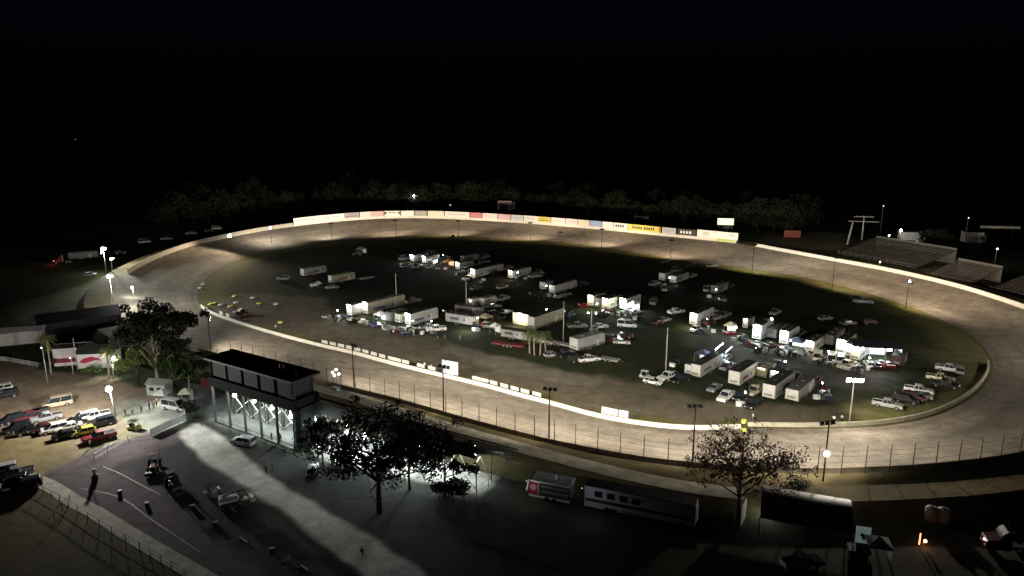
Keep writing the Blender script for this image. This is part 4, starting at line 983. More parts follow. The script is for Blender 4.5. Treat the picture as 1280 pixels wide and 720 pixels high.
# ------------------------------------------------------------------ frames of reference for the stands
def frame(p0, p1):
    a = P(*p0); b = P(*p1); return (a[0], a[1], 0), math.atan2(b[1] - a[1], b[0] - a[0]), math.hypot(b[0] - a[0], b[1] - a[1])
def under_lamp(t, x, y, z, power, r=.36, col=(.92, 1, .97)):
    b = MB(); b.cyl((x, y, z + r), (x, y, z + 1.4), .03); b.sphere((x, y, z), r, 10); b.build('work_lamp', LAMPW, t, True)
    light('POINT', (x, y - .1, z - .5), power, col, t, .3)
def stand(name, label, loc, rz, L, depth, hb, hf, rows, nbay, m_seat, m_panel, guard=1.1, lamps=(), plm=None, facing=1, stairs=True):
    """local x along the stand, y from the high back (0) to the low front (depth)"""
    t = thing(name, label, 'grandstand', loc, rz)
    s = MB(); dy = depth / rows
    for k in range(rows):
        z = hb + (hf - hb) * k / (rows - 1); y = dy * (k + .5)
        s.box((L / 2, y, z - .04), (L, dy * .98, .08)); 
        s.box((L / 2, y + dy * .1, z + .38), (L, .32, .06))
        s.box((L / 2, y + dy * .1, z + .18), (L * .998, .05, .34))
    s.build('seating', m_seat, t)
    f = MB()
    for i in range(nbay + 1):
        x = L * i / nbay
        for y in (0.15, depth * .35, depth * .7, depth - .2):
            z = hb + (hf - hb) * y / depth; f.cyl((x, y, 0), (x, y, z - .1), .09, .09, 6)
        f.cyl((x, .15, hb - .2), (x, depth - .2, hf - .1), .1, .1, 6)
    f.build('frame', DSTEEL, t)
    f = MB()
    for i in range(nbay):
        x0, x1 = L * i / nbay, L * (i + 1) / nbay
        f.cyl((x0, .35, .2), (x1, .35, hb * .6), .07, .07, 5); f.cyl((x1, .42, .2), (x0, .42, hb * .6), .07, .07, 5)
        y = depth * .35; f.cyl((x0, y, 0), (x0 + (x1 - x0) / 2, y, hb * .55), .08, .08, 5); f.cyl((x1, y + .1, 0), (x0 + (x1 - x0) / 2, y + .1, hb * .55), .08, .08, 5)
    f.build('brace', mat('white_brace', (.62, .64, .62), rough=.6, var=.08), t)
    g = MB(); g.box((L / 2, -.05, hb + guard / 2 - .5), (L, .06, guard + 1.0)); g.build('back_panel', m_panel, t)
    g = MB(); g.box((L / 2, depth + .1, 1.1), (L, .1, 2.2)); g.build('front_panel', m_panel, t)
    g = MB()
    for i in range(int(L / 1.8) + 1): g.cyl((i * 1.8, .05, hb), (i * 1.8, .05, hb + 1.15), .03, .03, 5)
    g.cyl((0, .05, hb + 1.15), (L, .05, hb + 1.15), .03); g.cyl((0, .05, hb + .6), (L, .05, hb + .6), .02); g.build('railing', STEEL if m_panel is not DKP else DSTEEL, t)
    for (x, y, z, pw) in lamps: under_lamp(t, x, y, z, pw)
    return t
DKP = mat('dark_panel', (.02, .022, .02), rough=.8); SEAT = mat('weathered_bleacher', (.14, .13, .11), rough=.8, scale=2)
# main stand behind the trees
loc, rz, L = frame((392, 552), (595, 617))
MS = stand('grandstand', 'long dark main grandstand seen from behind, lamps glowing under it', loc, rz, L, 13, 7.0, 1.3, 13, 8, SEAT, DKP, 1.2,
      [(1.8, -.8, 4.2, 1900), (9.5, -.8, 4.4, 1000), (13.5, -.6, 4.4, 1000), (19.5, 2.0, 4.4, 1500), (24.5, 1.2, 4.6, 2200), (26.6, 3.4, 4.8, 1200), (L - 3.0, 4.2, 4.4, 350)])
# steel tables, stairs beneath the stand
for i, (x, y, a) in enumerate(((3.5, 1.6, .7), (17, 2.6, .2), (23.5, 1.8, -.5))):
    c, s = math.cos(rz), math.sin(rz); t = thing('stair_flight', ['white stair flight at the left end under the main grandstand', 'white stair flight in the middle under the main grandstand', 'white stair flight near the right end under the main grandstand'][i], 'stairs', (loc[0] + x * c - y * s, loc[1] + x * s + y * c, 0), rz + a)
    b = MB(); 
    for k in range(10): b.box((k * .32, 0, .2 + k * .26), (.34, 1.3, .06))
    b.build('tread', mat('white_metal', (.65, .67, .66), rough=.5, var=.05), t)
    b = MB(); b.cyl((0, -.65, .1), (3.1, -.65, 2.7), .07); b.build('stringer', DSTEEL, t)
    b = MB(); b.cyl((0, -.65, 1.1), (3.1, -.65, 3.7), .03); b.build('handrail', DSTEEL, t)
# stand beneath the tower
loc2, rz2, L2 = frame((270, 528), (370, 563))
def loc_in(l, r, x, y, z=0): return (l[0] + x * math.cos(r) - y * math.sin(r), l[1] + x * math.sin(r) + y * math.cos(r), z)
stand('grandstand', 'dark grandstand section directly beneath the suite tower', loc_in(loc2, rz2, -.5, 4.5), rz2, L2 + 1, 12, 6.6, 1.3, 12, 5, SEAT, DKP, .4,
      [(1.6, -.6, 4.6, 900), (7.6, -.6, 4.7, 900), (12.6, -.5, 4.3, 800), (18.2, -.8, 4.0, 1300)])
tw = thing('suite_tower', 'long raised suite box on tall posts with a flat black roof above the grandstand', 'building', loc2, rz2)
for i in range(6):
    x = L2 * i / 5
    b = MB(); b.box((x, 0, 3.85), (.34, .34, 7.7)); b.build('post', mat('dark_green_steel', (.035, .045, .04), rough=.5), tw)
    b = MB(); b.box((x, 5.2, 3.85), (.3, .3, 7.7)); b.build('post', MATS['dark_green_steel'], tw)
b = MB(); b.box((L2 / 2, 2.6, 8.6), (L2 + 1.4, 5.8, 1.9)); b.build('floor', mat('dark_fascia', (.006, .008, .007), rough=.9, spec=.1), tw)
b = MB(); b.box((L2 / 2 - .4, 2.8, 11.3), (L2 + .2, 4.8, 3.4)); b.build('wall', mat('grey_cladding', (.036, .036, .038), rough=.8, var=.15, spec=.15), tw)
for i in range(6):
    x = -.3 + i * (L2 + .0) / 5; b = MB(); b.box((x, .3, 11.3), (.22, .2, 3.4)); b.build('pilaster', MATS['dark_fascia'], tw)
b = MB(); b.box((L2 / 2, 2.6, 13.25), (L2 + 2.0, 6.6, .35)); b.build('roof', mat('black_roof', (.012, .012, .012), rough=.7), tw)
for x in (1.2, L2 - 4, L2 + .3):
    b = MB(); b.cyl((x, 1, 13.4), (x, 1, 15.4 if x < L2 else 14.6), .05); b.build('antenna', DSTEEL, tw)
b = MB()
for k in range(7): b.cyl((L2 - 3 + k * .7, -.3, 9.6), (L2 - 3 + k * .7, -.3, 10.8), .04)
b.cyl((L2 - 3, -.3, 10.8), (L2 + 1.2, -.3, 10.8), .05); b.cyl((L2 - 3, -.3, 10.2), (L2 + 1.2, -.3, 10.2), .04); b.build('railing', DSTEEL, tw)
b = MB(); b.box((L2 + .3, 2.5, 4.0), (1.6, 3.6, 7.9)); b.build('stair_shaft', MATS['dark_fascia'], tw)
b = MB(); b.cyl((0, -.05, .9), (L2, -.05, .9), .05); b.box((L2 / 2, 0, .12), (L2, .3, .24)); b.build('base_rail', MATS['dark_green_steel'], tw)
for i, (x, l) in enumerate(((2, 'first glowing lamp frame under the tower from the left'), (0, ''))): pass

# stands beyond the far right turn
def far_stand(p0, p1, depth, h, rows, label):
    loc, rz, L = frame(p0, p1); t = thing('bleachers', label, 'grandstand', loc, rz); s = MB(); dy = depth / rows
    for k in range(rows):
        z = .6 + h * k / rows; s.box((L / 2, dy * (k + .5), z), (L, dy * .96, .1)); s.box((L / 2, dy * (k + .7), z + .4), (L, .3, .06))
    s.build('seating', mat('aluminium_bench', (.14, .125, .105), rough=.6, var=.2, scale=.4), t)
    f = MB(); f.box((L / 2, depth + .1, h * .5 + .6), (L, .15, h + 1.2)); f.build('back_panel', mat('pale_panel', (.13, .13, .12), var=.15), t)
    f = MB(); n = int(L / 4)
    for i in range(n + 1):
        x = L * i / n; f.cyl((x, 0, .6), (x, depth, h + .5), .08); f.cyl((x, depth, 0), (x, depth, h + .5), .09); f.cyl((x, 0, 0), (x, 0, .6), .09)
    f.build('frame', DSTEEL, t)
    f = MB(); f.cyl((0, 0, 1.7), (L, 0, 1.7), .04); 
    for i in range(int(L / 3)): f.cyl((i * 3, 0, 0), (i * 3, 0, 1.7), .04)
    f.build('railing', STEEL, t)
    return t
far_stand((1048, 318), (1146, 337), 24, 5.5, 16, 'wide pale bleachers behind the far right turn, nearest the white pole')
far_stand((1158, 346), (1212, 358), 16, 5, 12, 'second bleachers behind the far right turn, dark and steep')
far_stand((1236, 364), (1330, 386), 20, 5, 14, 'pale bleachers cut by the right edge of the picture')

def building(name, label, loc, rz, w, d, h, wall, roofm, gable=.0, doors=(), windows=(), over=.3, cat='building'):
    t = thing(name, label, cat, loc, rz); b = MB(); b.box((w / 2, d / 2, h / 2), (w, d, h)); b.build('wall', wall, t)
    r = MB(); o = over
    if gable: r.add([(-o, -o, h), (w + o, -o, h), (w + o, d + o, h), (-o, d + o, h), (-o, d / 2, h + gable), (w + o, d / 2, h + gable)], [(0, 1, 5, 4), (2, 3, 4, 5), (1, 2, 5), (3, 0, 4), (3, 2, 1, 0)])
    else: r.box((w / 2, d / 2, h + .1), (w + 2 * o, d + 2 * o, .2))
    r.build('roof', roofm, t)
    for x, dw, dh in doors: 
        q = MB(); q.box((x, -.03, dh / 2), (dw, .06, dh)); q.build('door', mat('white_door', (.66, .64, .6), var=.08), t)
    for x, z, ww, wh in windows:
        q = MB(); q.box((x, -.03, z), (ww, .06, wh)); wi = q.build('window', GLASS, t); q = MB(); q.box((x, -.05, z - wh / 2 - .05), (ww + .15, .12, .08)); q.build('sill', STEEL, wi)
    return t
WHW = mat('white_siding', (.55, .54, .52), rough=.7, var=.12, scale=.8)
# far right, beyond the stands
building('shed', 'small white shed right of the bright far lamp', P(1126, 300), R(-12), 9, 6, 4, WHW, ROOFD)
building('shed', 'small white hut at the right end of the wide bleachers', P(1148, 309), R(-12), 6, 5, 3, WHW, STEEL)
building('shed', 'pale box building in the distance left of the lit truck', P(1206, 303), R(-12), 8, 6, 5, WHW, ROOFD)
put_car('van', 'white', 1222, 303, R(-10), 'white van far off at the right with pale lights')
t = tractor('grey', 'grey truck tractor far off at the right beside the white van', 'truck'); t.location = P(1230, 304); t.rotation_euler[2] = R(200)
t = thing('billboard', 'dim wide sign far off above the right turn', 'sign', P(1248, 299), R(-10)); b = MB(); b.box((0, 0, 6), (18, .3, 1.2)); b.build('panel', WHW, t); b = MB(); b.cyl((-6, 0, 0), (-6, 0, 6), .2); b.build('post', DSTEEL, t); b = MB(); b.cyl((6, 0, 0), (6, 0, 6), .2); b.build('post', DSTEEL, t)
wp = thing('utility_pole', 'pale leaning pole left of the far bleachers', 'pole', P(1059, 306)); b = MB(); b.cyl((0, 0, 0), (1.6, 0, 11), .5, .4, 8); b.build('pole', mat('pale_pole', (.4, .4, .38)), wp, True)
gp = thing('utility_pole', 'pole with two long cross arms behind the far bleachers', 'pole', P(1077, 300), R(-15)); b = MB(); b.cyl((0, 0, 0), (0, 0, 12), .3); b.build('pole', STEEL, gp)
for z, w_ in ((11.6, 9), (9.2, 14)):
    b = MB(); b.box((0, 0, z), (w_, .3, .4)); b.build('crossarm', STEEL, gp)
def lamp_post(px, py, h, label, m, r, power, col=(1, 1, .95), dx=0, head='globe'):
    t = thing('lamp_post', label, 'lamp post', P(px, py)); b = MB(); b.cyl((0, 0, 0), (0, 0, h), .12, .08); b.build('pole', STEEL, t, True)
    b = MB(); b.sphere((0, -.3, h), r, 10); b.build('lamp_globe', m, t, True)
    if power: light('POINT', (0, -.9, h - .4), power, col, t, .4)
    return t
lamp_post(1124, 303, 6.0, 'bright distant lamp behind the wide far bleachers', LAMPW, .55, 900)
lamp_post(1110, 303, 3.5, 'small distant lamp left of the bright one behind the far bleachers', LAMPW, .32, 200)
lamp_post(1099, 332, 1.6, 'reddish lamp on the wall of the far right turn', LAMPO, .22, 60, (1, .35, .2))
lamp_post(1154, 309, 4.0, 'two-headed dim lamp by the white hut', mat('dim_lamp', (.6, .6, .6), emit=(1, 1, 1), estr=1.5), .4, 0)
lamp_post(1206, 303, 12, 'thin dark mast left of the pale box building', mat('dim_lamp', (.6, .6, .6)), .3, 0)
lamp_post(1243, 332, 7, 'small pale lamp beside the second far bleachers', mat('dim_lamp', (.6, .6, .6)), .45, 0)
lamp_post(518, 266, 11, 'twin lamp glowing above the trees behind the back straight', LAMPW, .5, 500)
lamp_post(563, 266, 5, 'small pale lamp just over the back straight banners', mat('dim_lamp', (.6, .6, .6)), .35, 0)
lamp_post(98, 200, 30, 'tiny distant light low in the black sky at the left', mat('faint_lamp', (.5, .5, .5), emit=(.8, .9, 1), estr=.25), .7, 0)
lamp_post(168, 378, 5.0, 'white lamp glowing through the top of the big oak', LAMPW, .4, 700)
light('SPOT', P(1100, 300, 14), 8000, (1, .95, .85), None, .5, R(120), P(1110, 325), .9)
lamp_post(1100, 292, 14.5, 'tall lamp post lighting the wide far bleachers', mat('dim_lamp', (.6, .6, .6)), .3, 0)
def board(px, py, w, h, z, m, label, legs=2, rz=-10, lit=None):
    t = thing('sign_board', label, 'sign', P(px, py), R(rz)); b = MB(); b.box((0, 0, z + h / 2), (w, .3, h)); b.build('panel', m, t)
    for k in range(legs):
        x = -w / 2 + w * (k + .5) / legs; b = MB(); b.cyl((x, .1, 0), (x, .1, z + h), .15); b.build('post', DSTEEL, t)
    return t
sbd = board(631, 268, 9, 6, 2.5, mat('pinkish_board', (.4, .3, .3)), 'pinkish board standing behind the banners of the back straight'); b = MB(); b.box((6, 0, 5.5), (1.6, .3, 4.5)); b.build('side_panel', mat('grey_board', (.2, .2, .2)), sbd)
board(801, 281, 8.5, 1.8, 3.2, mat('brown_board', (.22, .17, .18)), 'low brownish board behind the yellow lettered banner')
board(990, 298, 8, 3.5, .5, mat('faded_red_board', (.35, .1, .08)), 'faded red sign behind the right end of the back straight', 3)
bb = board(906, 292, 8.2, 3.4, 4.6, mat('lit_board', (.7, .7, .5), emit=(1, 1, .72), estr=1.1, var=.03), 'lit cream scoreboard on legs above the end of the white banner', 4)
b = MB()
for k in range(5): b.box((-3.2 + k * 1.6, -.18, 3.5), (.9, .1, 1.5))
b.build('number_panel', mat('grey_board', (.2, .2, .2)), bb)
# parked beyond the left turn
for px, py, k, c, a, l in ((181, 304, 'van', 'white', 30, 'white van parked behind the far left turn'), (208, 300, 'pickup', 'silver', 30, 'silver pickup behind the far left turn, second vehicle from the left'), (239, 293, 'pickup', 'grey', 28, 'grey pickup behind the far left turn, third from the left'), (262, 290, 'suv', 'red', 24, 'red car behind the far left turn'), (271, 287, 'van', 'white', 22, 'white van next to the red car behind the far left turn'),
    (151, 317, 'suv', 'dark_blue', 30, 'dark blue car behind the pole with a dim lamp'), (113, 345, 'hatchback', 'white', 20, 'small white car on the grass left of the lamp poles')): put_car(k, c, px, py, R(a), l)
T(86, 325, 11, 'pale semi trailer in the dark at the far left', rz=R(30), color='silver', roof=ROOFG)
t = tractor('red', 'red truck tractor in front of the pale semi trailer at the far left', 'truck'); t.location = P(80, 329); t.rotation_euler[2] = R(210)
b = MB(); b.box((3.5, .8, 1.4), (.1, .4, .3)); b.build('marker_lamp', LAMPR, t); light('POINT', (4.2, 0, 1.4), 120, (1, .15, .08), t, .2)

# ------------------------------------------------------------------ left side buildings and fence
building('long_building', 'long low white building at the left edge', P(-30, 436), R(22), 15, 6, 3.4, WHW, mat('white_roof', (.5, .5, .52)), .6)
bl = building('barn', 'wide dark-roofed building outside the left turn', P(50, 424), R(35), 20, 12, 4, mat('dark_siding', (.02, .02, .025)), mat('tar_roof', (.012, .012, .014), rough=.95, spec=.1), 1.6)
b2_ = building('concession_stand', 'white concession building with three pale doors behind a red awning', P(68, 458), R(14), 6.6, 4, 4.4, WHW, ROOFD, .5, doors=((1.2, 1.6, 2.6), (3.2, 1.6, 2.6), (5.2, 1.6, 2.6)))
b = MB(); b.add([(.2, -.1, 1.9), (6.4, -.1, 1.9), (6.8, -2.4, 1.5), (-.2, -2.4, 1.5)], [(0, 1, 2, 3)]); b.build('awning', mat('red_canvas', (.42, .06, .08), rough=.7), b2_)
b = MB()
for x in (0, 3.2, 6.6): b.cyl((x, -2.3, 0), (x, -2.3, 1.5), .05)
b.build('awning_post', STEEL, b2_)
fl = thing('flag_pole', 'pale flag pole between the red awning and the red-striped wall', 'flag pole', P(97, 462)); b = MB(); b.cyl((0, 0, 0), (0, 0, 7.6), .12, .08); b.build('pole', mat('pale_pole', (.4, .4, .38)), fl, True); b = MB(); b.sphere((0, 0, 7.7), .18); b.build('finial', STEEL, fl)
gw = building('ticket_building', 'white gabled building with a red sweeping stripe on its wall', P(98, 461), R(8), 8, 5, 3.6, mat('bright_white_wall', (.66, .62, .62), rough=.7, var=.06), ROOFD, 1.6)
b = MB(); pts = [(.3, 1.6), (1.4, 2.5), (3.2, 2.9), (4.8, 2.5), (5.6, 1.7), (4.4, 2.0), (3.0, 1.7), (1.6, 1.3)]
b.add([(x, -.03, z) for x, z in pts], [(0, 1, 2, 7), (2, 3, 6, 7), (3, 4, 5, 6)]); b.build('stripe', mat('red_stripe', (.38, .03, .07)), gw)
def rail_fence(pts, h, label, m, panel=None, step=2.5, rails=2):
    t = thing('fence', label, 'fence'); q = [Vector(P(*p)) for p in pts]; ps = []
    for a, b_ in zip(q[:-1], q[1:]):
        n = max(1, int((b_ - a).length / step))
        for k in range(n): ps.append(a + (b_ - a) * k / n)
    ps.append(q[-1])
    pm = MB(); pm.cyl((0, 0, 0), (0, 0, h), .055, .055, 6); pm = pm.mesh('post', m)
    for p in ps[:98]: o = bpy.data.objects.new('post', pm); COL.objects.link(o); o.parent = t; o.location = p
    for k in range(rails):
        z = h * (k + 1) / rails - .05; b = MB(); b.tube([p + Vector((0, 0, z)) for p in ps], .035, 5); b.build('rail', m, t)
    if panel:
        b = MB()
        for a, c in zip(ps[:-1], ps[1:]): b.add([a + Vector((0, 0, .12)), c + Vector((0, 0, .12)), c + Vector((0, 0, h - .1)), a + Vector((0, 0, h - .1))], [(0, 1, 2, 3)])
        b.build('panel', panel, t)
    return t
WM = mat('white_metal', (.65, .67, .66), rough=.5, var=.05)
rail_fence([(-20, 450), (8, 452), (57, 461)], 1.3, 'low pale fence in front of the long white building', WM, mat('dirty_white_panel', (.45, .42, .42)))
rail_fence([(189, 546), (212, 535), (232, 526)], 1.6, 'white panel fence beside the gravel path', WM, mat('white_panel', (.5, .53, .48)), 2.2)
rail_fence([(232, 526), (228, 505)], 1.8, 'short white gate panel at the head of the gravel path', WM, MATS['white_panel'])
rail_fence([(118, 573), (135, 563), (160, 549), (189, 546)], 1.0, 'thin pale rail along the paved road', WM, None, 3, 1)
rail_fence([(45, 612), (86, 634), (110, 650), (140, 668), (175, 688), (215, 712), (250, 735)], 1.3, 'dark rail fence along the curving pale sidewalk', mat('dark_brown_wood', (.05, .04, .03)), None, 2.4)
rail_fence([(88, 628), (68, 650)], 1.3, 'short dark rail branching off the sidewalk fence', MATS['dark_brown_wood'], None, 2.4)
rail_fence([(236, 530), (268, 534), (368, 570)], 1.1, 'low dark fence along the foot of the suite tower', MATS['dark_green_steel'])
rail_fence([(596, 620), (625, 600), (655, 582)], 1.6, 'dim wire fence at the right end of the main grandstand', STEEL)
rail_fence([(375, 488), (470, 514), (560, 538), (650, 562), (760, 592), (860, 612), (925, 622)], 1.0, 'dark guard rail between the walkway and the stands', DSTEEL, None, 3.0)
rail_fence([(905, 628), (980, 624), (1060, 644), (1130, 640)], 1.2, 'dark fence behind the curved pale path', DSTEEL, None, 3.0)
# entrance
kb = building('ticket_booth', 'green-roofed ticket booth beside the trees', P(184, 494), R(-8), 4.2, 3, 2.5, mat('pale_green_wall', (.42, .46, .38)), mat('pale_green_roof', (.36, .42, .33)), .9, windows=((1.2, 1.5, 1.0, .8), (3.0, 1.5, 1.0, .8)))
put_tent(204, 504, 'white', 'bright white canopy in front of the ticket booth', lit=('w', 350), w=2.6, rz=R(-10), side=False)
put_car('van', 'white', 219, 512, R(-20), 'white van parked right of the ticket booth canopy')
put_tent(233, 503, 'cream', 'pinkish canopy right of the white van', w=2.4, rz=R(10))
place(('cart', 'yellow'), lambda l, c: cart('yellow', l, c), P(168, 537), R(-10), 'yellow-green buggy alone on the lawn', 'utility cart')
t = building('shed', 'small red hut left of the suite tower', P(252, 484), R(-30), 3, 3, 2.6, mat('red_hut', (.12, .02, .02)), ROOFD, .6)
lot = thing('lamp_post', 'glaring white lamp on a pole over the left car park', 'lamp post', P(146, 527)); hl_ = (527 - 484) / ((527 - Y0) / H) + .0
b = MB(); b.cyl((0, 0, 0), (-.6, 0, 6.8), .12, .09); b.build('pole', STEEL, lot, True); b = MB(); b.sphere((-.6, -.2, 6.9), .55, 12); b.build('lamp_globe', LAMPW, lot, True)
light('POINT', (-.6, -1.2, 6.9), 6500, (1, .99, .94), lot, .5)
light('SPOT', (-1.0, -.4, 7.6), 36000, (1, .9, .74), lot, .5, R(165), (-20, -8, 0), .9, 22)
light('SPOT', (.4, -1.6, 7.4), 27000, (1, .98, .92), lot, .5, R(140), (36, -30, 0), .9, 25)
lamp_post(146, 470, 4.6, 'small white lamp between the gabled building and the trees', LAMPW, .3, 1800, (.95, 1, .9))
lamp_post(92, 470, 4.5, 'unlit lamp post in front of the red awning', mat('dim_lamp', (.6, .6, .6)), .2, 0)
light('SPOT', P(60, 480, 9), 20000, (1, .92, .84), None, .5, R(160), P(60, 476), .9, 12)
lamp_post(60, 481, 8.8, 'thin lamp post on the sandy lot by the palms', mat('dim_lamp', (.6, .6, .6)), .2, 0)

# ------------------------------------------------------------------ cars in the left car parks
LOT = [(8, 497, 'suv', 'black', 215, 'black car with a white one behind it at the left edge of the sandy lot'), (0, 490, 'suv', 'white', 215, 'white car at the left edge of the sandy lot'),
       (14, 529, 'suv', 'black', 218, 'black car at the left end of the upper dark row'), (24, 527, 'pickup', 'black', 218, 'black pickup second in the upper dark row'), (36, 525, 'suv', 'maroon', 218, 'dark maroon car third in the upper dark row'), (46, 522, 'suv', 'black', 218, 'black car fourth in the upper dark row'), (58, 526, 'pickup', 'grey', 218, 'dark grey pickup right of the upper dark row'),
       (72, 508, 'van', 'tan', 215, 'tan van alone behind the parked rows'), (104, 526, 'suv', 'silver', 218, 'silver car left of the white one in the middle of the lot'), (118, 524, 'pickup', 'white', 218, 'white pickup nearest the glaring lamp'), (127, 532, 'suv', 'black', 218, 'very dark car below the white pickup'), (92, 531, 'sedan', 'black', 218, 'black car left of the silver one'),
       (22, 539, 'suv', 'black', 218, 'very dark car at the left of the lower row'), (36, 542, 'sedan', 'black', 218, 'black car second in the lower row'), (53, 539, 'sedan', 'maroon', 218, 'maroon car third in the lower row'), (68, 540, 'suv', 'white', 218, 'white car fourth in the lower row'), (86, 537, 'sedan', 'white', 218, 'second white car in the lower row, right of the first'), (80, 548, 'hatchback', 'black', 218, 'black hatchback in front of the two white cars'),
       (105, 543, 'hatchback', 'yellow', 218, 'bright yellow hatchback beside the red pickup'), (124, 550, 'pickup', 'red', 220, 'long red pickup at the right end of the lower row'),
       (2, 593, 'suv', 'white', 212, 'white car of the group at the lower left edge'), (18, 597, 'pickup', 'silver', 212, 'silver pickup of the group at the lower left edge'), (14, 608, 'suv', 'black', 212, 'black car of the group at the lower left edge'), (32, 611, 'suv', 'black', 212, 'black car nearest the sidewalk fence'), (-4, 622, 'pickup', 'black', 212, 'black pickup lowest at the left edge')]
for px, py, k, c, a, l in LOT: put_car(k, c, px, py, R(a), l)
put_car('suv', 'silver', 304, 556, R(160), 'silver blue car parked below the suite tower')
put_car('sedan', 'blue', 391, 592, R(100), 'blue and white car at the left edge of the dark tree')
def farm_tractor(color, label, cat):
    t = thing('farm_tractor', label, cat); m = PT(color)
    b = MB(); b.prism([(-.6, .9), (-.6, 1.2), (.2, 1.3), (1.9, 1.2), (2.0, .7), (0, .6)], lambda z: .42); b.build('body', m, t, bevel=.04)
    b = MB(); b.box((-.35, 0, 2.65), (1.5, 1.5, .1)); b.build('roof', m, t)
    b = MB()
    for x in (-1.0, .3):
        for y in (-.65, .65): b.cyl((x, y, 1.2), (x, y, 2.6), .04)
    b.build('roof_post', DSTEEL, t)
    b = MB(); b.box((-.5, 0, 1.4), (.5, .6, .5)); b.build('seat', RUBBER, t)
    b = MB(); b.box((2.9, 0, .5), (.7, 1.9, .6)); b.cyl((1.6, .45, 1.0), (2.7, .45, .6), .08); b.cyl((1.6, -.45, 1.0), (2.7, -.45, .6), .08); b.build('loader_bucket', DSTEEL, t)
    for x, r, y in ((-.6, .8, .85), (1.4, .5, .75)):
        for s in (-1, 1):
            w = MB(); w.cyl((0, -.2, 0), (0, .2, 0), r, r, 16); w = w.build('wheel', RUBBER, t); w.location = (x, s * y, r); q = MB(); q.cyl((0, -.21, 0), (0, .21, 0), r * .5, r * .5, 12); q.build('rim', PT('tan'), w)
    return t
t = farm_tractor('red', 'red-roofed tractor with dark bucket on the asphalt', 'tractor'); t.location = P(194, 586); t.rotation_euler[2] = R(-75)
t = farm_tractor('maroon', 'dark maroon tractor right of the red-roofed one', 'tractor'); t.location = P(216, 609); t.rotation_euler[2] = R(-50)
# boom lift
bl_ = thing('boom_lift', 'pale boom lift with its arm folded down beside the gravel path', 'machine', P(286, 634), R(30))
b = MB(); b.box((0, 0, .8), (2.6, 1.8, .7), mi=0); b.build('chassis', PT('grey'), bl_, bevel=.05); b = MB(); b.box((0, 0, 1.7), (2.6, 1.5, .5)); b.build('turret', PT('white'), bl_, bevel=.05)
b = MB(); b.cyl((-.8, 0, 2.0), (2.6, -.4, 2.6), .16); b.build('boom', PT('white'), bl_)
b = MB(); b.cyl((2.6, -.4, 2.6), (3.2, -.6, .9), .1); b.build('jib', PT('white'), bl_)
b = MB(); b.box((3.4, -.6, .6), (.9, 1.4, .1)); 
for sx in (-1, 1):
    for sy in (-1, 1): b.cyl((3.4 + sx * .42, -.6 + sy * .65, .6), (3.4 + sx * .42, -.6 + sy * .65, 1.6), .03)
b.build('basket', STEEL, bl_); wheels(bl_, (-.9, .9), .9, .45)
place(('cart', 'cream'), lambda l, c: cart('cream', l, c), P(306, 626), R(10), 'pale utility cart right of the boom lift', 'utility cart')
place(('cart', 'grey'), lambda l, c: cart('grey', l, c), P(266, 618), R(40), 'grey utility cart left of the boom lift', 'utility cart')
for px, py, a, l in ((304, 676, -40, 'pale concrete parking block in the dark left of the path'), (381, 712, -40, 'second pale parking block nearest the bottom edge')):
    t = thing('parking_block', l, 'parking block', P(px, py), R(a)); b = MB(); b.prism([(-.9, 0), (-.9, .3), (.9, .3), (.9, 0)], lambda z: .16 if z < .1 else .1); b.build('block', PT('white'), t)
for px, py, l in ((241, 636, 'small pale box on the dark asphalt below the tractors'), (269, 657, 'second pale box on the dark asphalt below the boom lift'), (340, 690, 'dim pale box near the lower end of the gravel path')):
    t = thing('storage_box', l, 'box', P(px, py), R(20)); b = MB(); b.box((0, 0, .3), (.7, .5, .6)); b.build('box', PT('grey'), t, bevel=.03); b = MB(); b.box((0, 0, .63), (.74, .54, .06)); b.build('lid', PT('silver'), t)
t = thing('hand_truck', 'pale bent hand truck lying beside the gravel path', 'hand truck', P(356, 704), R(60)); b = MB(); b.tube([(0, 0, .1), (1.2, 0, .5), (1.6, 0, 1.0)], .05); b.tube([(0, .5, .1), (1.2, .5, .5), (1.6, .5, 1.0)], .05); b.box((0, .25, .1), (.1, .6, .3)); b.build('frame', PT('white'), t)
# guard hut by the road
gh = thing('gate_barrier', 'lilac and dark gate stand in the middle of the road', 'gate', P(119, 600), R(20)); b = MB(); b.box((0, 0, .5), (.9, .7, 1.0)); b.build('housing', mat('dark_housing', (.05, .045, .05)), gh); b = MB(); b.box((0, 0, 1.5), (.5, .3, 1.0)); b.build('sign', mat('lilac_sign', (.5, .45, .58)), gh); b = MB(); b.cyl((0, 0, .9), (1.4, .3, 2.4), .05); b.build('arm', PT('white'), gh)
for px, py, l in ((150, 617, 'small dark cone-like bin on the road'), (184, 632, 'dark low trough farther along the road')):
    t = thing('trash_bin', l, 'bin', P(px, py)); b = MB(); b.cyl((0, 0, 0), (0, 0, .5), .3, .36, 12); b.build('bin', RUBBER, t, True); b = MB(); b.cyl((0, 0, .5), (0, 0, .58), .38, .3, 12); b.build('lid', DSTEEL, t)

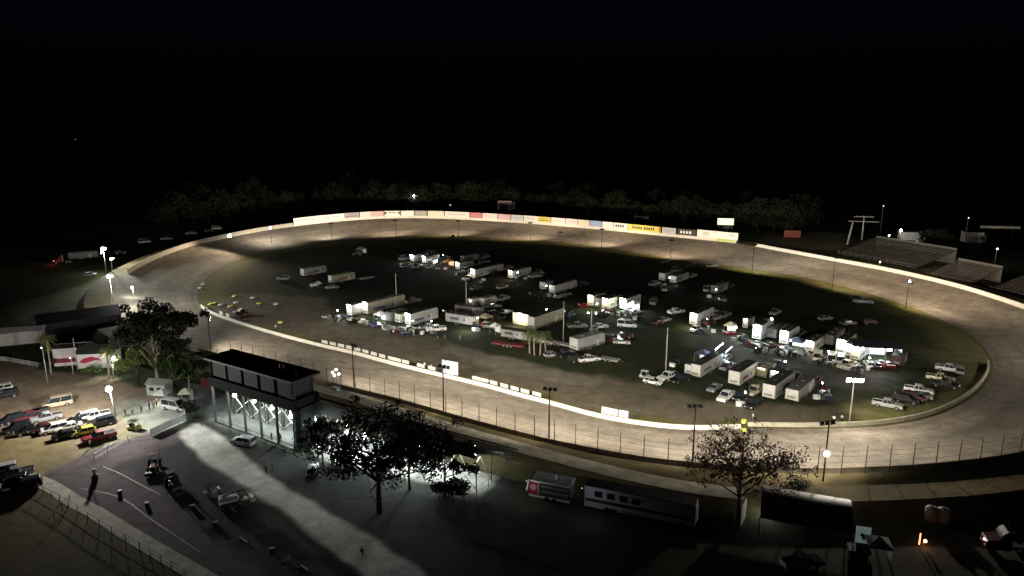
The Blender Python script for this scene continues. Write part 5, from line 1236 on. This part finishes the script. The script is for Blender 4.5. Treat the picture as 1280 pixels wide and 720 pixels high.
# ------------------------------------------------------------------ trailers near the bottom
loc, rz, L = frame((661, 622), (712, 632))
ct = thing('concession_trailer', 'dim red and white concession trailer beside the grandstand', 'trailer', loc, rz)
b = MB(); b.box((L / 2, 1.3, 1.9), (L, 2.6, 2.6)); b.build('body', mat('dark_body', (.05, .045, .045)), ct, bevel=.05)
b = MB(); b.box((L / 2 + .3, 1.0, 3.35), (L - .4, 3.2, .25)); b.build('roof', PT('white'), ct)
b = MB(); b.box((.75, -.03, 2.0), (1.5, .06, 2.4)); pn = b.build('red_panel', mat('signal_red', (.42, .02, .05)), ct)
b = MB(); b.cyl((.75, -.08, 2.0), (.75, -.06, 2.0), .55, .55, 20); b.build('emblem', mat('pink_print', (.6, .35, .4)), pn)
b = MB(); b.box((1.6, -.04, 2.0), (.1, .08, 2.5)); b.build('trim', PT('white'), ct)
b = MB(); b.box((L / 2, -.04, .55), (L, .1, .35)); b.build('skirt', PT('white'), ct)
for z in (1.55, 2.4):
    b = MB(); b.box((L / 2 + .9, -.06, z), (L - 2.4, .1, .3)); b.build('menu_strip', mat('brown_strip', (.25, .22, .18)), ct)
b = MB(); b.add([(-.1, -.1, 3.2), (-.1, -1.2, 1.9), (.15, -1.2, 1.9), (.15, -.1, 3.2)], [(0, 1, 2, 3)]); b.build('awning_strut', PT('white'), ct)
b = MB(); b.sphere((-.2, -.5, 3.1), .07); b.build('awning_or_fill_lamp', mat('added_fill_bulb', (.5, .5, .5), emit=(1, 1, .95), estr=1.2), ct); light('POINT', (.6, -2.6, 3.2), 55, (.95, 1, 1), ct, .2)  # bulb and light added as fill to brighten the trailer front
wheels(ct, (L * .45, L * .62), .0, .36)
b = MB(); b.cyl((4.5, 1.2, 3.4), (4.5, 1.2, 4.2), .35, .35, 12); b.build('vent', PT('silver'), ct)
loc, rz, L = frame((730, 636), (868, 664))
rv = thing('race_hauler', 'long dim white hauler with square dark windows near the bottom', 'trailer', loc, rz)
b = MB(); b.box((L / 2, 1.3, 2.2), (L, 2.6, 3.4)); b.build('body', mat('dim_white_body', (.42, .42, .44), rough=.4), rv, bevel=.06)
b = MB(); b.box((L / 2, 1.3, 3.96), (L - .1, 2.5, .1)); b.build('roof', ROOFD, rv)
for k in range(4): b = MB(); b.box((2.2 + k * 1.9, -.03, 2.9), (1.2, .06, 1.0)); w_ = b.build('window', GLASS, rv)
b = MB(); b.box((L / 2, -.035, 1.75), (L * .98, .05, .5)); b.build('stripe', mat('black_stripe', (.02, .02, .02)), rv)
b = MB(); b.box((L * .5, -.03, .8), (L * .3, .1, .4)); b.build('skirt', STEEL, rv)
b = MB(); b.sphere((-.3, -.4, 3.6), .07); b.build('awning_or_fill_lamp', MATS['added_fill_bulb'], rv); light('POINT', (1.5, -3.6, 3.6), 60, (.92, .95, 1), rv, .2)  # another added fill bulb, brightens the hauler side
wheels(rv, (3.6, 4.6, L - 2), .0, .5)
b = MB(); b.box((L + .2, .6, 2.6), (.1, 1.0, 2.4)); b.build('end_door', PT('white'), rv)
# tent hall at the lower right
loc, rz, L = frame((948, 668), (1064, 690))
th_ = thing('event_tent', 'large dark low-pitched tent at the lower right with a pale ridge', 'tent', loc, rz); D_ = 10
b = MB(); n = 8
vs = []; 
for i in range(n + 1):
    a = i / n; y = D_ * a; z = 2.6 + 1.9 * math.sin(PI * a); vs += [(0, y, z), (L, y, z)]
b.add(vs, [(2 * i, 2 * i + 1, 2 * i + 3, 2 * i + 2) for i in range(n)]); b.build('canopy', mat('dark_vinyl', (.05, .05, .055), rough=.6), th_, True)
for x in (0, L / 2, L):
    for y in (0, D_): b = MB(); b.cyl((x, y, 0), (x, y, 2.6), .08); b.build('post', DSTEEL, th_)
t = thing('sign_board', 'white poster board with a dark figure shape on it', 'sign', P(1077, 684), R(-15)); b = MB(); b.box((0, 0, 1.9), (1.9, .08, 2.5)); b.build('panel', mat('glowing_poster_white', (.6, .66, .62), emit=(.6, .8, .75), estr=.12), t)  # panel glows faintly by itself, it holds no lamp
b = MB(); b.cyl((-.1, -.06, 1.9), (-.1, -.05, 1.9), .28, .28, 14); b.box((.1, -.055, 1.5), (.4, .02, .6)); b.build('figure_print', INK, t)
for x in (-.8, .8): b = MB(); b.cyl((x, .05, 0), (x, .05, 2.4), .05); b.build('leg', DSTEEL, t)
put_tent(1096, 697, 'grey', 'dim grey tent right of the white poster board', w=3.0, rz=R(-15))
t = building('ticket_stand', 'small dark red counter below the white poster board', P(1062, 702), R(-15), 2.2, 1.5, 1.6, mat('dull_red', (.16, .03, .028)), ROOFD)
t = thing('panel_wall', 'dim pale panel wall left of the large dark tent', 'wall', P(925, 660), R(60)); b = MB(); b.box((1.6, 0, 1.7), (3.4, .12, 3.4)); b.build('panel', mat('dim_panel', (.35, .34, .3)), t); b = MB(); b.cyl((0, 0, 0), (0, 0, 3.5), .07); b.build('post', DSTEEL, t)
lamp_post(954, 648, 2.2, 'small white lamp by the pale panel wall', LAMPW, .22, 60)
t = lamp_post(1154, 682, .9, 'orange flame-like lamp on the dark ground at the lower right', LAMPO, .2, 22, (1, .4, .15)); b = MB(); b.cyl((-.6, 0, .2), (-.6, 0, 1.9), .09); b.build('lit_tube', lampmat('dim_orange', (1, .35, .12), 2.5), t)
t = tractor('maroon', 'dark red truck with a small pale lamp at the lower right edge', 'truck'); t.location = P(1262, 690); t.rotation_euler[2] = R(165)
b = MB(); b.sphere((3.5, .6, 1.8), .16); b.build('marker_lamp', lampmat('dim_white', (1, .9, .85), 6), t)
light('POINT', (4.2, -1.5, 2.0), 2.5, (1, .5, .4), t)
put_car('pickup', 'silver', 1002, 708, R(12), 'barely visible silver pickup at the bottom right of centre')
for px, py, l in ((1163, 650, 'dim round tank near the curved path'), (1178, 652, 'second dim round tank right of the first')):
    t = thing('water_tank', l, 'tank', P(px, py)); b = MB(); b.cyl((0, 0, 0), (0, 0, 1.9), .9, .9, 16); b.sphere((0, 0, 1.9), .9, 14, sz=.35); b.build('tank', mat('tank_grey', (.25, .25, .22)), t, True); b = MB(); b.cyl((0, 0, 2.1), (0, 0, 2.35), .25, .25, 10); b.build('hatch', DSTEEL, t)

# ------------------------------------------------------------------ people
def human(pose):
    V = {'pelvis': (0, 0, .95, .15), 'belly': (.01, 0, 1.12, .14), 'chest': (0, 0, 1.32, .165), 'neck': (0, 0, 1.5, .06), 'head': (.02, 0, 1.6, .09), 'crown': (.02, 0, 1.7, .085)}
    E = [('pelvis', 'belly'), ('belly', 'chest'), ('chest', 'neck'), ('neck', 'head'), ('head', 'crown')]
    st = {'stand': 0.0, 'walk': .24, 'wide': .1}[pose]
    for s, n in ((1, 'l'), (-1, 'r')):
        V['hip' + n] = (0, s * .1, .9, .1); V['knee' + n] = (s * st * .7 + .03, s * .11, .5, .065); V['ank' + n] = (s * st - .02, s * .12, .09, .045); V['toe' + n] = (s * st + .15, s * .13, .04, .04)
        E += [('pelvis', 'hip' + n), ('hip' + n, 'knee' + n), ('knee' + n, 'ank' + n), ('ank' + n, 'toe' + n)]
        fa = -s * st * .8 if pose != 'wide' else .18
        V['sh' + n] = (0, s * .19, 1.42, .065); V['el' + n] = (fa * .5 - .02, s * .26, 1.13, .045); V['wr' + n] = (fa + .08, s * .25, .9, .032); V['ha' + n] = (fa + .1, s * .25, .8, .035)
        E += [('chest', 'sh' + n), ('sh' + n, 'el' + n), ('el' + n, 'wr' + n), ('wr' + n, 'ha' + n)]
    k = list(V); me = bpy.data.meshes.new('person'); me.from_pydata([V[a][:3] for a in k], [(k.index(a), k.index(b)) for a, b in E], [])
    o = bpy.data.objects.new('tmp', me); COL.objects.link(o); m = o.modifiers.new('s', 'SKIN'); m.use_smooth_shade = True
    for i, a in enumerate(k):
        r = V[a][3]; me.skin_vertices[0].data[i].radius = (r, r); me.skin_vertices[0].data[i].use_root = (a == 'pelvis')
    o.modifiers.new('d', 'SUBSURF').levels = 1
    dg = bpy.context.evaluated_depsgraph_get(); out = bpy.data.meshes.new_from_object(o.evaluated_get(dg)); bpy.data.objects.remove(o); return out
SKIN = mat('skin', (.42, .25, .18), rough=.6)
HAIRM = mat('brown_hair', (.04, .025, .015)); hb_ = MB(); hb_.sphere((-.02, 0, 1.71), .12, 10, sz=.85); HAIR_ME = hb_.mesh('hair', HAIRM, True)
HM = {p: human(p) for p in ('stand', 'walk', 'wide')}
CLO = {'dark': (.02, .02, .025), 'white': (.65, .65, .65), 'red': (.35, .03, .03), 'blue': (.04, .08, .25), 'grey': (.2, .2, .2), 'tan': (.4, .32, .2), 'yellow': (.6, .6, .08)}
PM = {}
def person(px, py, shirt, trousers, pose, rz, label, z=0.0, loc=None):
    key = (shirt, trousers, pose)
    if key not in PM:
        me = HM[pose].copy(); me.materials.clear()
        for m in (SKIN, mat('shirt_' + shirt, CLO[shirt], rough=.85), mat('trousers_' + trousers, tuple(c * .8 for c in CLO[trousers]), rough=.85), RUBBER): me.materials.append(m)
        for p in me.polygons:
            c = p.center; r = abs(c.y)
            p.material_index = 0 if c.z > 1.49 or (r > .2 and c.z < 1.12 and c.z > .7) else 1 if c.z > .96 else 2 if c.z > .1 else 3
        PM[key] = me
    o = bpy.data.objects.new('person', PM[key]); COL.objects.link(o); o.location = loc or P(px, py, z); o.rotation_euler = (0, 0, rz); tag(o, label, 'person')
    h = bpy.data.objects.new('hair', HAIR_ME); COL.objects.link(h); h.parent = o
# spectators along the top of the main stand
c_ = [(8.6, 'dark', 'dark figure standing alone at the left on top of the main grandstand'), (9.7, 'dark', 'dark figure right of the lone one on top of the main grandstand'), (10.6, 'blue', 'third dark figure on top of the main grandstand'), (16.0, 'dark', 'left one of a pair standing mid way along the grandstand top'), (16.9, 'grey', 'right one of a pair standing mid way along the grandstand top')]
L_m, rz_m = frame((392, 552), (595, 617))[0], frame((392, 552), (595, 617))[1]
for i, (x, s, l) in enumerate(c_): person(0, 0, s, 'dark', ('stand', 'wide')[i % 2], rz_m + PI / 2, l, loc=loc_in(L_m, rz_m, x, .55, 7.0))
PE = [(648, 568, 'dark', 'dark', 'stand', 0, 'person in dark clothes on the walkway at the end of the main grandstand'), (683, 563, 'dark', 'dark', 'stand', 1, 'person in dark clothes at the foot of the middle floodlight pole'),
      (774, 588, 'white', 'grey', 'walk', 2, 'left one of two people in white shirts on the berm'), (783, 588, 'white', 'tan', 'stand', 2, 'right one of two people in white shirts on the berm'), (828, 608, 'dark', 'dark', 'wide', 0, 'dark figure on the walkway right of the two white shirts'),
      (893, 604, 'white', 'grey', 'stand', 0, 'person in white beneath the bare autumn tree'), (1078, 596, 'dark', 'dark', 'wide', 1, 'small dark figure on the grass right of the glowing pole'), (333, 593, 'dark', 'dark', 'walk', 2, 'dark figure at the edge of the gravel path'), (341, 588, 'dark', 'blue', 'stand', 3, 'second dark figure just above the one at the gravel path'),
      (453, 698, 'dark', 'grey', 'walk', -2, 'lone walker on the lower gravel path'), (144, 520, 'grey', 'dark', 'stand', 0, 'person just right of the glaring lamp pole'), (157, 521, 'dark', 'dark', 'walk', 1, 'person in dark clothes second right of the glaring lamp'), (166, 519, 'green' if 'green' in CLO else 'grey', 'dark', 'stand', 2, 'person in grey walking toward the ticket booth'),
      (177, 517, 'dark', 'blue', 'wide', 0, 'person in dark clothes left of the booth queue'), (187, 512, 'blue', 'dark', 'stand', 0, 'person in blue at the booth queue'), (192, 511, 'grey', 'dark', 'walk', 1, 'person in grey at the booth queue'), (196, 507, 'white', 'dark', 'stand', 0, 'person in white beside the bright canopy'),
      (230, 512, 'red', 'dark', 'stand', 2, 'person in red right of the white van'), (238, 519, 'dark', 'dark', 'wide', 1, 'person in dark clothes by the white gate panel'), (242, 510, 'grey', 'blue', 'walk', 0, 'person in grey behind the white gate panel'),
      (113, 560, 'white', 'dark', 'walk', 3, 'person standing just below the red pickup'), (340, 551, 'dark', 'dark', 'stand', 1, 'person in dark clothes under the fourth bay of the suite tower'), (349, 547, 'white', 'dark', 'wide', 1, 'person in white under the suite tower'), (351, 553, 'red', 'dark', 'stand', 2, 'person in red under the suite tower'), (307, 528, 'tan', 'dark', 'walk', 2, 'person in tan under the second bay of the suite tower'), (282, 515, 'dark', 'grey', 'stand', 2, 'person at the left beneath the suite tower'),
      (539, 463, 'white', 'dark', 'stand', 0, 'official in white behind the inner wall left of the scoreboard'), (546, 468, 'dark', 'dark', 'wide', 1, 'official in dark clothes behind the inner wall left of the scoreboard'), (531, 461, 'white', 'white', 'walk', 1, 'official all in white behind the inner wall'), (792, 534, 'white', 'grey', 'stand', 0, 'person in white at the right end of the bright wall boards'), (345, 413, 'white', 'dark', 'stand', 1, 'person in white at the inner wall near the left tyres'),
      (1212, 396, 'dark', 'dark', 'stand', 1, 'dark figure out on the track surface of the right turn'), (941, 526, 'white', 'grey', 'stand', 0, 'person in white above the yellow tyres of the right wall'), (893, 488, 'tan', 'dark', 'walk', 2, 'person beside the grey car by the near trailers'), (1042, 529, 'white', 'dark', 'stand', 1, 'person in white at the wall left of the glaring floodlight bank'), (1052, 528, 'white', 'dark', 'wide', 1, 'second person in white beside the glaring floodlight bank'),
      (547, 427, 'tan', 'dark', 'stand', 0, 'person standing on the dirt lane, left one of a pair'), (556, 426, 'grey', 'dark', 'walk', 0, 'person standing on the dirt lane, right one of a pair'), (575, 426, 'tan', 'tan', 'stand', 0, 'person in tan alone on the dirt lane'), (598, 409, 'tan', 'dark', 'stand', 0, 'person in tan under the orange bulb tent'), (602, 411, 'red', 'dark', 'wide', 2, 'person in red under the orange bulb tent'), (690, 369, 'white', 'dark', 'stand', 0, 'person by the flatbed in the dark middle'), (662, 371, 'grey', 'dark', 'walk', 1, 'person walking in the dark middle of the infield'),
      (492, 419, 'white', 'dark', 'stand', 1, 'crew member in white left of the pit gear of the left row'), (507, 420, 'blue', 'dark', 'wide', 1, 'crew member in blue before the brightest panel'), (517, 419, 'white', 'blue', 'walk', 1, 'crew member in white before the brightest panel'), (478, 412, 'yellow', 'dark', 'stand', 1, 'crew member in yellow by the purple race car'), (448, 404, 'red', 'dark', 'stand', 1, 'crew member in red by the green race car'),
      (752, 394, 'blue', 'dark', 'stand', 1, 'crew member in blue by the warm-lit trailers'), (788, 396, 'white', 'dark', 'walk', 1, 'crew member in white under the dazzling lights'), (950, 437, 'white', 'dark', 'stand', 1, 'crew member in white below the tallest bright end'), (971, 441, 'red', 'dark', 'wide', 1, 'crew member in red by the maroon race car'), (1005, 444, 'dark', 'dark', 'stand', 1, 'crew member in black near the warm box trailer'), (1066, 463, 'white', 'blue', 'walk', 1, 'crew member in white near the dark awning'), (1105, 462, 'red', 'red', 'stand', 1, 'crew member all in red at the dark awning')]
for px, py, s, tr, po, r, l in PE: person(px, py, s, tr, po, r, l)
ba_ = thing  # tower roof crew
for i, (x, l) in enumerate(((L2 - 4.6, 'left camera operator standing on the black tower roof'), (L2 - 3.6, 'right camera operator standing on the black tower roof'))): person(0, 0, 'dark', 'dark', 'stand', rz2 + 1.5, l, loc=loc_in(loc2, rz2, x, 1.6, 13.43))

# ------------------------------------------------------------------ trees
def leafmat(name, col, var=.45): return mat('leaf_' + name, col, rough=.65, var=var, scale=.35, spec=.25)
BARK = mat('bark', (.07, .055, .04), rough=.95, scale=6, var=.35); BARKP = mat('pale_bark', (.26, .23, .18), rough=.95, scale=6)
def crown_mesh(r, clumps, nleaf, size, name, m, flat=.8):
    """clumps: list of (centre, radius). many small leaf faces, denser toward each clump's shell"""
    v = []; f = []
    tot = sum(c[1] ** 2 for c in clumps)
    for c, R_ in clumps:
        n = int(nleaf * R_ ** 2 / tot)
        for _ in range(n):
            d = Vector((r.gauss(0, 1), r.gauss(0, 1), r.gauss(0, 1))).normalized() * (R_ * (r.random() ** .45)); d.z *= flat
            p = Vector(c) + d; a = Vector((r.gauss(0, 1), r.gauss(0, 1), r.gauss(0, 1))).normalized(); b = a.orthogonal().normalized(); b = (b + a.cross(b) * r.uniform(-1, 1)).normalized()
            s = size * r.uniform(.55, 1.3); i = len(v); q = a * s; w = b * s * .55
            v += [p - q, p + w, p + q, p - w]; f.append((i, i + 1, i + 2, i + 3))
    me = bpy.data.meshes.new(name); me.from_pydata([tuple(x) for x in v], [], f); me.materials.append(m); return me
def tree(name, label, loc, h, w, seed, leaf, nleaf, size, trunk_h, bark=BARK, nl=9, tr=.35, clump=.22, group=None, sparse=False, twigs=3):
    r = random.Random(seed); t = thing(name, label, 'tree', loc, r.random() * 6, group); b = MB(); b.cyl((0, 0, -.3), (.1, 0, trunk_h), tr, tr * .75, 9); clumps = []
    b.cyl((.1, 0, trunk_h), (0.2, .1, h * .75), tr * .75, tr * .2, 7); clumps.append(((.2, .1, h * .86), w * clump))
    for k in range(nl):
        a = 2 * PI * k / nl + r.uniform(-.3, .3); z0 = trunk_h + (h * .6 - trunk_h) * (k % 4) / 3.5; ln = w * .5 * r.uniform(.55, 1.0) * (1 - .35 * (k % 4) / 4)
        up = r.uniform(.25, .6) * (h - z0) * .9
        p0 = Vector((.1, 0, z0)); p1 = p0 + Vector((math.cos(a) * ln * .5, math.sin(a) * ln * .5, up * .6)); p2 = p0 + Vector((math.cos(a + .2) * ln, math.sin(a + .2) * ln, up))
        b.cyl(p0, p1, tr * .42, tr * .25, 6); b.cyl(p1, p2, tr * .25, tr * .08, 5); clumps.append((p2, w * clump * r.uniform(.6, 1.05))); clumps.append(((p1 + p2) / 2 + Vector((0, 0, w * .06)), w * clump * r.uniform(.5, .85)))
        for _ in range(twigs):
            d = Vector((r.gauss(0, 1), r.gauss(0, 1), abs(r.gauss(.3, .7)))).normalized() * w * .2; s_ = p1.lerp(p2, r.uniform(.1, 1)); e = s_ + d; b.cyl(s_, e, tr * .1, tr * .03, 4, 0, False); clumps.append((e, w * clump * r.uniform(.3, .6)))
            if sparse:
                for _2 in range(3): d2 = Vector((r.gauss(0, 1), r.gauss(0, 1), r.gauss(.3, .8))).normalized() * w * .1; b.cyl(e, e + d2, tr * .04, tr * .015, 3, 0, False); clumps.append((e + d2, w * clump * .3))
    clumps = [c for c in clumps if c[0][2] > h * .3 + .42 * math.hypot(c[0][0], c[0][1]) or h < 10 or name == 'broadleaf_tree']
    b.build('trunk', bark, t, True)
    o = bpy.data.objects.new('crown', crown_mesh(r, clumps, nleaf, size, 'crown', leaf)); COL.objects.link(o); o.parent = t
    return t
def palm(label, px, py, h, seed, fr=2.4, leaf=None, r0=.22):
    r = random.Random(seed); t = thing('palm_tree', label, 'tree', P(px, py), r.random() * 6); b = MB(); b.cyl((0, 0, -.2), (.15, 0, h * .5), r0, r0 * .8, 9); b.cyl((.15, 0, h * .5), (.2, .1, h), r0 * .8, r0 * .7, 9); b.build('trunk', BARKP, t, True)
    v = MB()
    for k in range(26):
        a = 2 * PI * k / 26 + r.uniform(-.2, .2); el = r.uniform(-.5, 1.2); L_ = fr * r.uniform(.8, 1.1); pts = []
        for i in range(7):
            s = i / 6; pts.append(Vector((.2 + math.cos(a) * L_ * s * math.cos(el * (1 - s * .4)), .1 + math.sin(a) * L_ * s * math.cos(el * (1 - s * .4)), h + L_ * (math.sin(el) * s - .75 * s * s))))
        sd = Vector((-math.sin(a), math.cos(a), 0))
        for i in range(6):
            for q in range(3):
                p = pts[i].lerp(pts[i + 1], q / 3); d = (pts[i + 1] - pts[i]).normalized()
                for s in (-1, 1): e = p + sd * (s * .55) + d * .3 - Vector((0, 0, .15)); v.add([p, p + d * .1, e], [(0, 1, 2)])
    v.build('crown', leaf or leafmat('palm', (.1, .13, .05)), t); return t
OAKB = mat('dark_bark', (.02, .018, .014), rough=.95)
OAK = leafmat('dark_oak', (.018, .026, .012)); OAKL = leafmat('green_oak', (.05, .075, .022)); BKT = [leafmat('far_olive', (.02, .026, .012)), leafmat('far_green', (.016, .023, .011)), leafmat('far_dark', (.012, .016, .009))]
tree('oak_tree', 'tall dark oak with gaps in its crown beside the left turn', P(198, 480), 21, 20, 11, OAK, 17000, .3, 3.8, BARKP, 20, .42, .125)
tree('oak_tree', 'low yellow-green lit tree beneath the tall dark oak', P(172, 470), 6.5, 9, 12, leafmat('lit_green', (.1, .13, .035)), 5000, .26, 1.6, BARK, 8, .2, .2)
tree('oak_tree', 'round grey-green tree left of the suite tower', P(238, 497), 9.5, 8.5, 13, OAKL, 5000, .26, 4.2, BARKP, 8, .2, .2)
tree('oak_tree', 'low dark green tree right beneath the tall oak', P(214, 476), 6.5, 9, 16, OAKL, 4500, .26, 2, BARK, 8, .2, .2)
tree('oak_tree', 'broad black oak standing in front of the main grandstand', P(474, 640), 16.5, 23, 21, OAK, 12500, .24, 5.0, BARK, 22, .5, .105)
tree('oak_tree', 'smaller dark tree right of the broad black oak', P(556, 622), 12, 10, 23, OAK, 3600, .24, 3.5, BARK, 9, .25, .12)
tree('oak_tree', 'dark tree behind the broad oak, against the grandstand back', P(512, 612), 11, 12, 26, OAK, 4500, .25, 3, BARK, 9, .25, .14)
tree('oak_tree', 'slim dark tree between the tower stairs and the broad oak', P(404, 580), 9, 8, 24, OAK, 4500, .25, 3, BARK, 8, .2, .18)
tree('oak_tree', 'low dark bush at the foot of the smaller dark tree', P(566, 622), 2.6, 5.5, 25, OAK, 2500, .2, .5, BARK, 7, .12, .22)
tree('autumn_tree', 'bare autumn tree with sparse rusty leaves at the right of the grandstand', P(920, 660), 16.5, 16.5, 31, leafmat('rusty', (.17, .08, .04)), 5600, .2, 5.0, BARK, 16, .34, .11, sparse=True, twigs=6)
tree('shrub', 'dim green shrub in front of the white gabled building', P(116, 472), 2.8, 4.5, 41, OAKL, 1800, .16, .4, BARK, 6, .08, .22)
tree('shrub', 'low dark shrub at the base of the left palm', P(62, 464), 3, 4, 42, OAK, 1500, .16, .4, BARK, 6, .08, .22)
tree('shrub', 'dark leafy bush by the white gate panel', P(238, 520), 3.2, 3.6, 43, OAK, 1500, .16, .4, BARK, 6, .08, .22)
tree('shrub', 'dark bush on the far edge of the grass behind the autumn tree', P(995, 616), 2.6, 6, 44, OAK, 1800, .18, .4, BARK, 6, .08, .22)
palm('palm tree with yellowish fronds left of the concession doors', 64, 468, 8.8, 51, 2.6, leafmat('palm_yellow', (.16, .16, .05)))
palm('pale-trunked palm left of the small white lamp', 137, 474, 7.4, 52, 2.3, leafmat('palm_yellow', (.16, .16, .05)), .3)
palm('leaning palm right beside the pale-trunked palm', 143, 472, 6.8, 53, 2.2)
for i, (px, py, h) in enumerate(((662, 442, 5.8), (668, 444, 6.2), (675, 444, 5.9), (682, 441, 5.2))): palm(['leftmost palm of the clump in the middle of the pits', 'second palm from the left in the pit clump', 'third palm from the left in the pit clump', 'rightmost palm of the clump in the middle of the pits'][i], px, py, h, 60 + i, 2.2)
# the wood behind the back straight: every tree its own
PR = []
r = random.Random(99); bt = []
def far_tree(i, l, c):
    rr = random.Random(200 + i); return tree('broadleaf_tree', l, (0, 0, 0), [17, 15, 19, 14][i], [19, 17, 16, 15][i], 200 + i, BKT[i % 3], 5500, .45, 1.5, OAKB, 11, .3, .2)
xs = list(range(205, 1016, 19))
rowpos = [(x + r.uniform(-4, 4), (lambda x: 262 if x > 380 and x < 640 else (262 + (380 - x) * .13 if x <= 380 else 262 + (x - 640) * .085))(x) + r.uniform(-1, 3)) for x in xs]
edge = [(x, y, 0) for x, y in rowpos] + [(x + r.uniform(-6, 6), y - r.uniform(8, 11), 1) for x, y in rowpos[::2]]
fi = [0, 0]
for x, y, rowi in edge:
    k = r.randrange(4); lab = '%s tree from the left in the %s row of the wood behind the back straight' % (nth(fi[rowi]), ['front', 'rear'][rowi]); fi[rowi] += 1
    t = place(('ft', k), lambda l, c, k=k: far_tree(k, l, c), P(x, y), r.random() * 6, lab, 'tree', 'trees behind the back straight'); s = r.uniform(.7, 1.3); t.scale = (s * r.uniform(.85, 1.2), s, s)
for i, (px, py) in enumerate(((1176, 312), (1160, 309), (700, 296), (566, 299))):
    l = ['dim green tree behind the far bleachers', 'smaller green tree left of the dim one behind the far bleachers', 'dark bush at the far infield edge', 'second dark bush at the far infield edge, farther left'][i]
    t = place(('ft', i % 4), lambda l_, c: far_tree(i % 4, l_, c), P(px, py), i, l, 'tree'); s = .55 if i < 2 else .16; t.scale = (s, s, s)
# ------------------------------------------------------------------ sky and render settings
w = bpy.data.worlds.new('World'); SC.world = w; w.use_nodes = True; nt = w.node_tree; bg = nt.nodes['Background']
sk = nt.nodes.new('ShaderNodeTexSky'); sk.sky_type = 'NISHITA'; sk.sun_disc = False; sk.sun_elevation = math.radians(-7); sk.sun_rotation = math.radians(180)
tcw = nt.nodes.new('ShaderNodeTexCoord'); sx = nt.nodes.new('ShaderNodeSeparateXYZ'); nt.links.new(tcw.outputs['Generated'], sx.inputs[0])
mrw = nt.nodes.new('ShaderNodeMapRange'); mrw.inputs[1].default_value = .0; mrw.inputs[2].default_value = .3; nt.links.new(sx.outputs['Z'], mrw.inputs[0])
bgn = nt.nodes.new('ShaderNodeBackground'); bgn.inputs['Color'].default_value = (.25, .5, 1, 1)      # faint blue of the high night sky
mlt = nt.nodes.new('ShaderNodeMath'); mlt.operation = 'MULTIPLY'; mlt.inputs[1].default_value = .0042; nt.links.new(mrw.outputs[0], mlt.inputs[0]); nt.links.new(mlt.outputs[0], bgn.inputs['Strength'])
ads = nt.nodes.new('ShaderNodeAddShader'); nt.links.new(bg.outputs[0], ads.inputs[0]); nt.links.new(bgn.outputs[0], ads.inputs[1]); nt.links.new(ads.outputs[0], nt.nodes['World Output'].inputs['Surface'])
nt.links.new(sk.outputs[0], bg.inputs['Color']); bg.inputs['Strength'].default_value = .05
sd = bpy.data.lights.new('moon', 'SUN'); sd.energy = .006; sd.angle = math.radians(.5); sd.color = (.8, .88, 1)
so = bpy.data.objects.new('moon', sd); COL.objects.link(so); so.rotation_euler = (math.radians(50), 0, math.radians(20))
vs_ = SC.view_settings; vs_.view_transform = 'Standard'; vs_.look = 'None'; vs_.exposure = 0; vs_.gamma = 1
SC.cycles.use_light_tree = True
dupl = {k: v for k, v in USED.items() if len(v) > 1}
if dupl: print('DUPLICATE LABELS', dupl)
for k in USED:
    n = len(k.split())
    if n < 4 or n > 16: print('LABEL LENGTH', n, k)
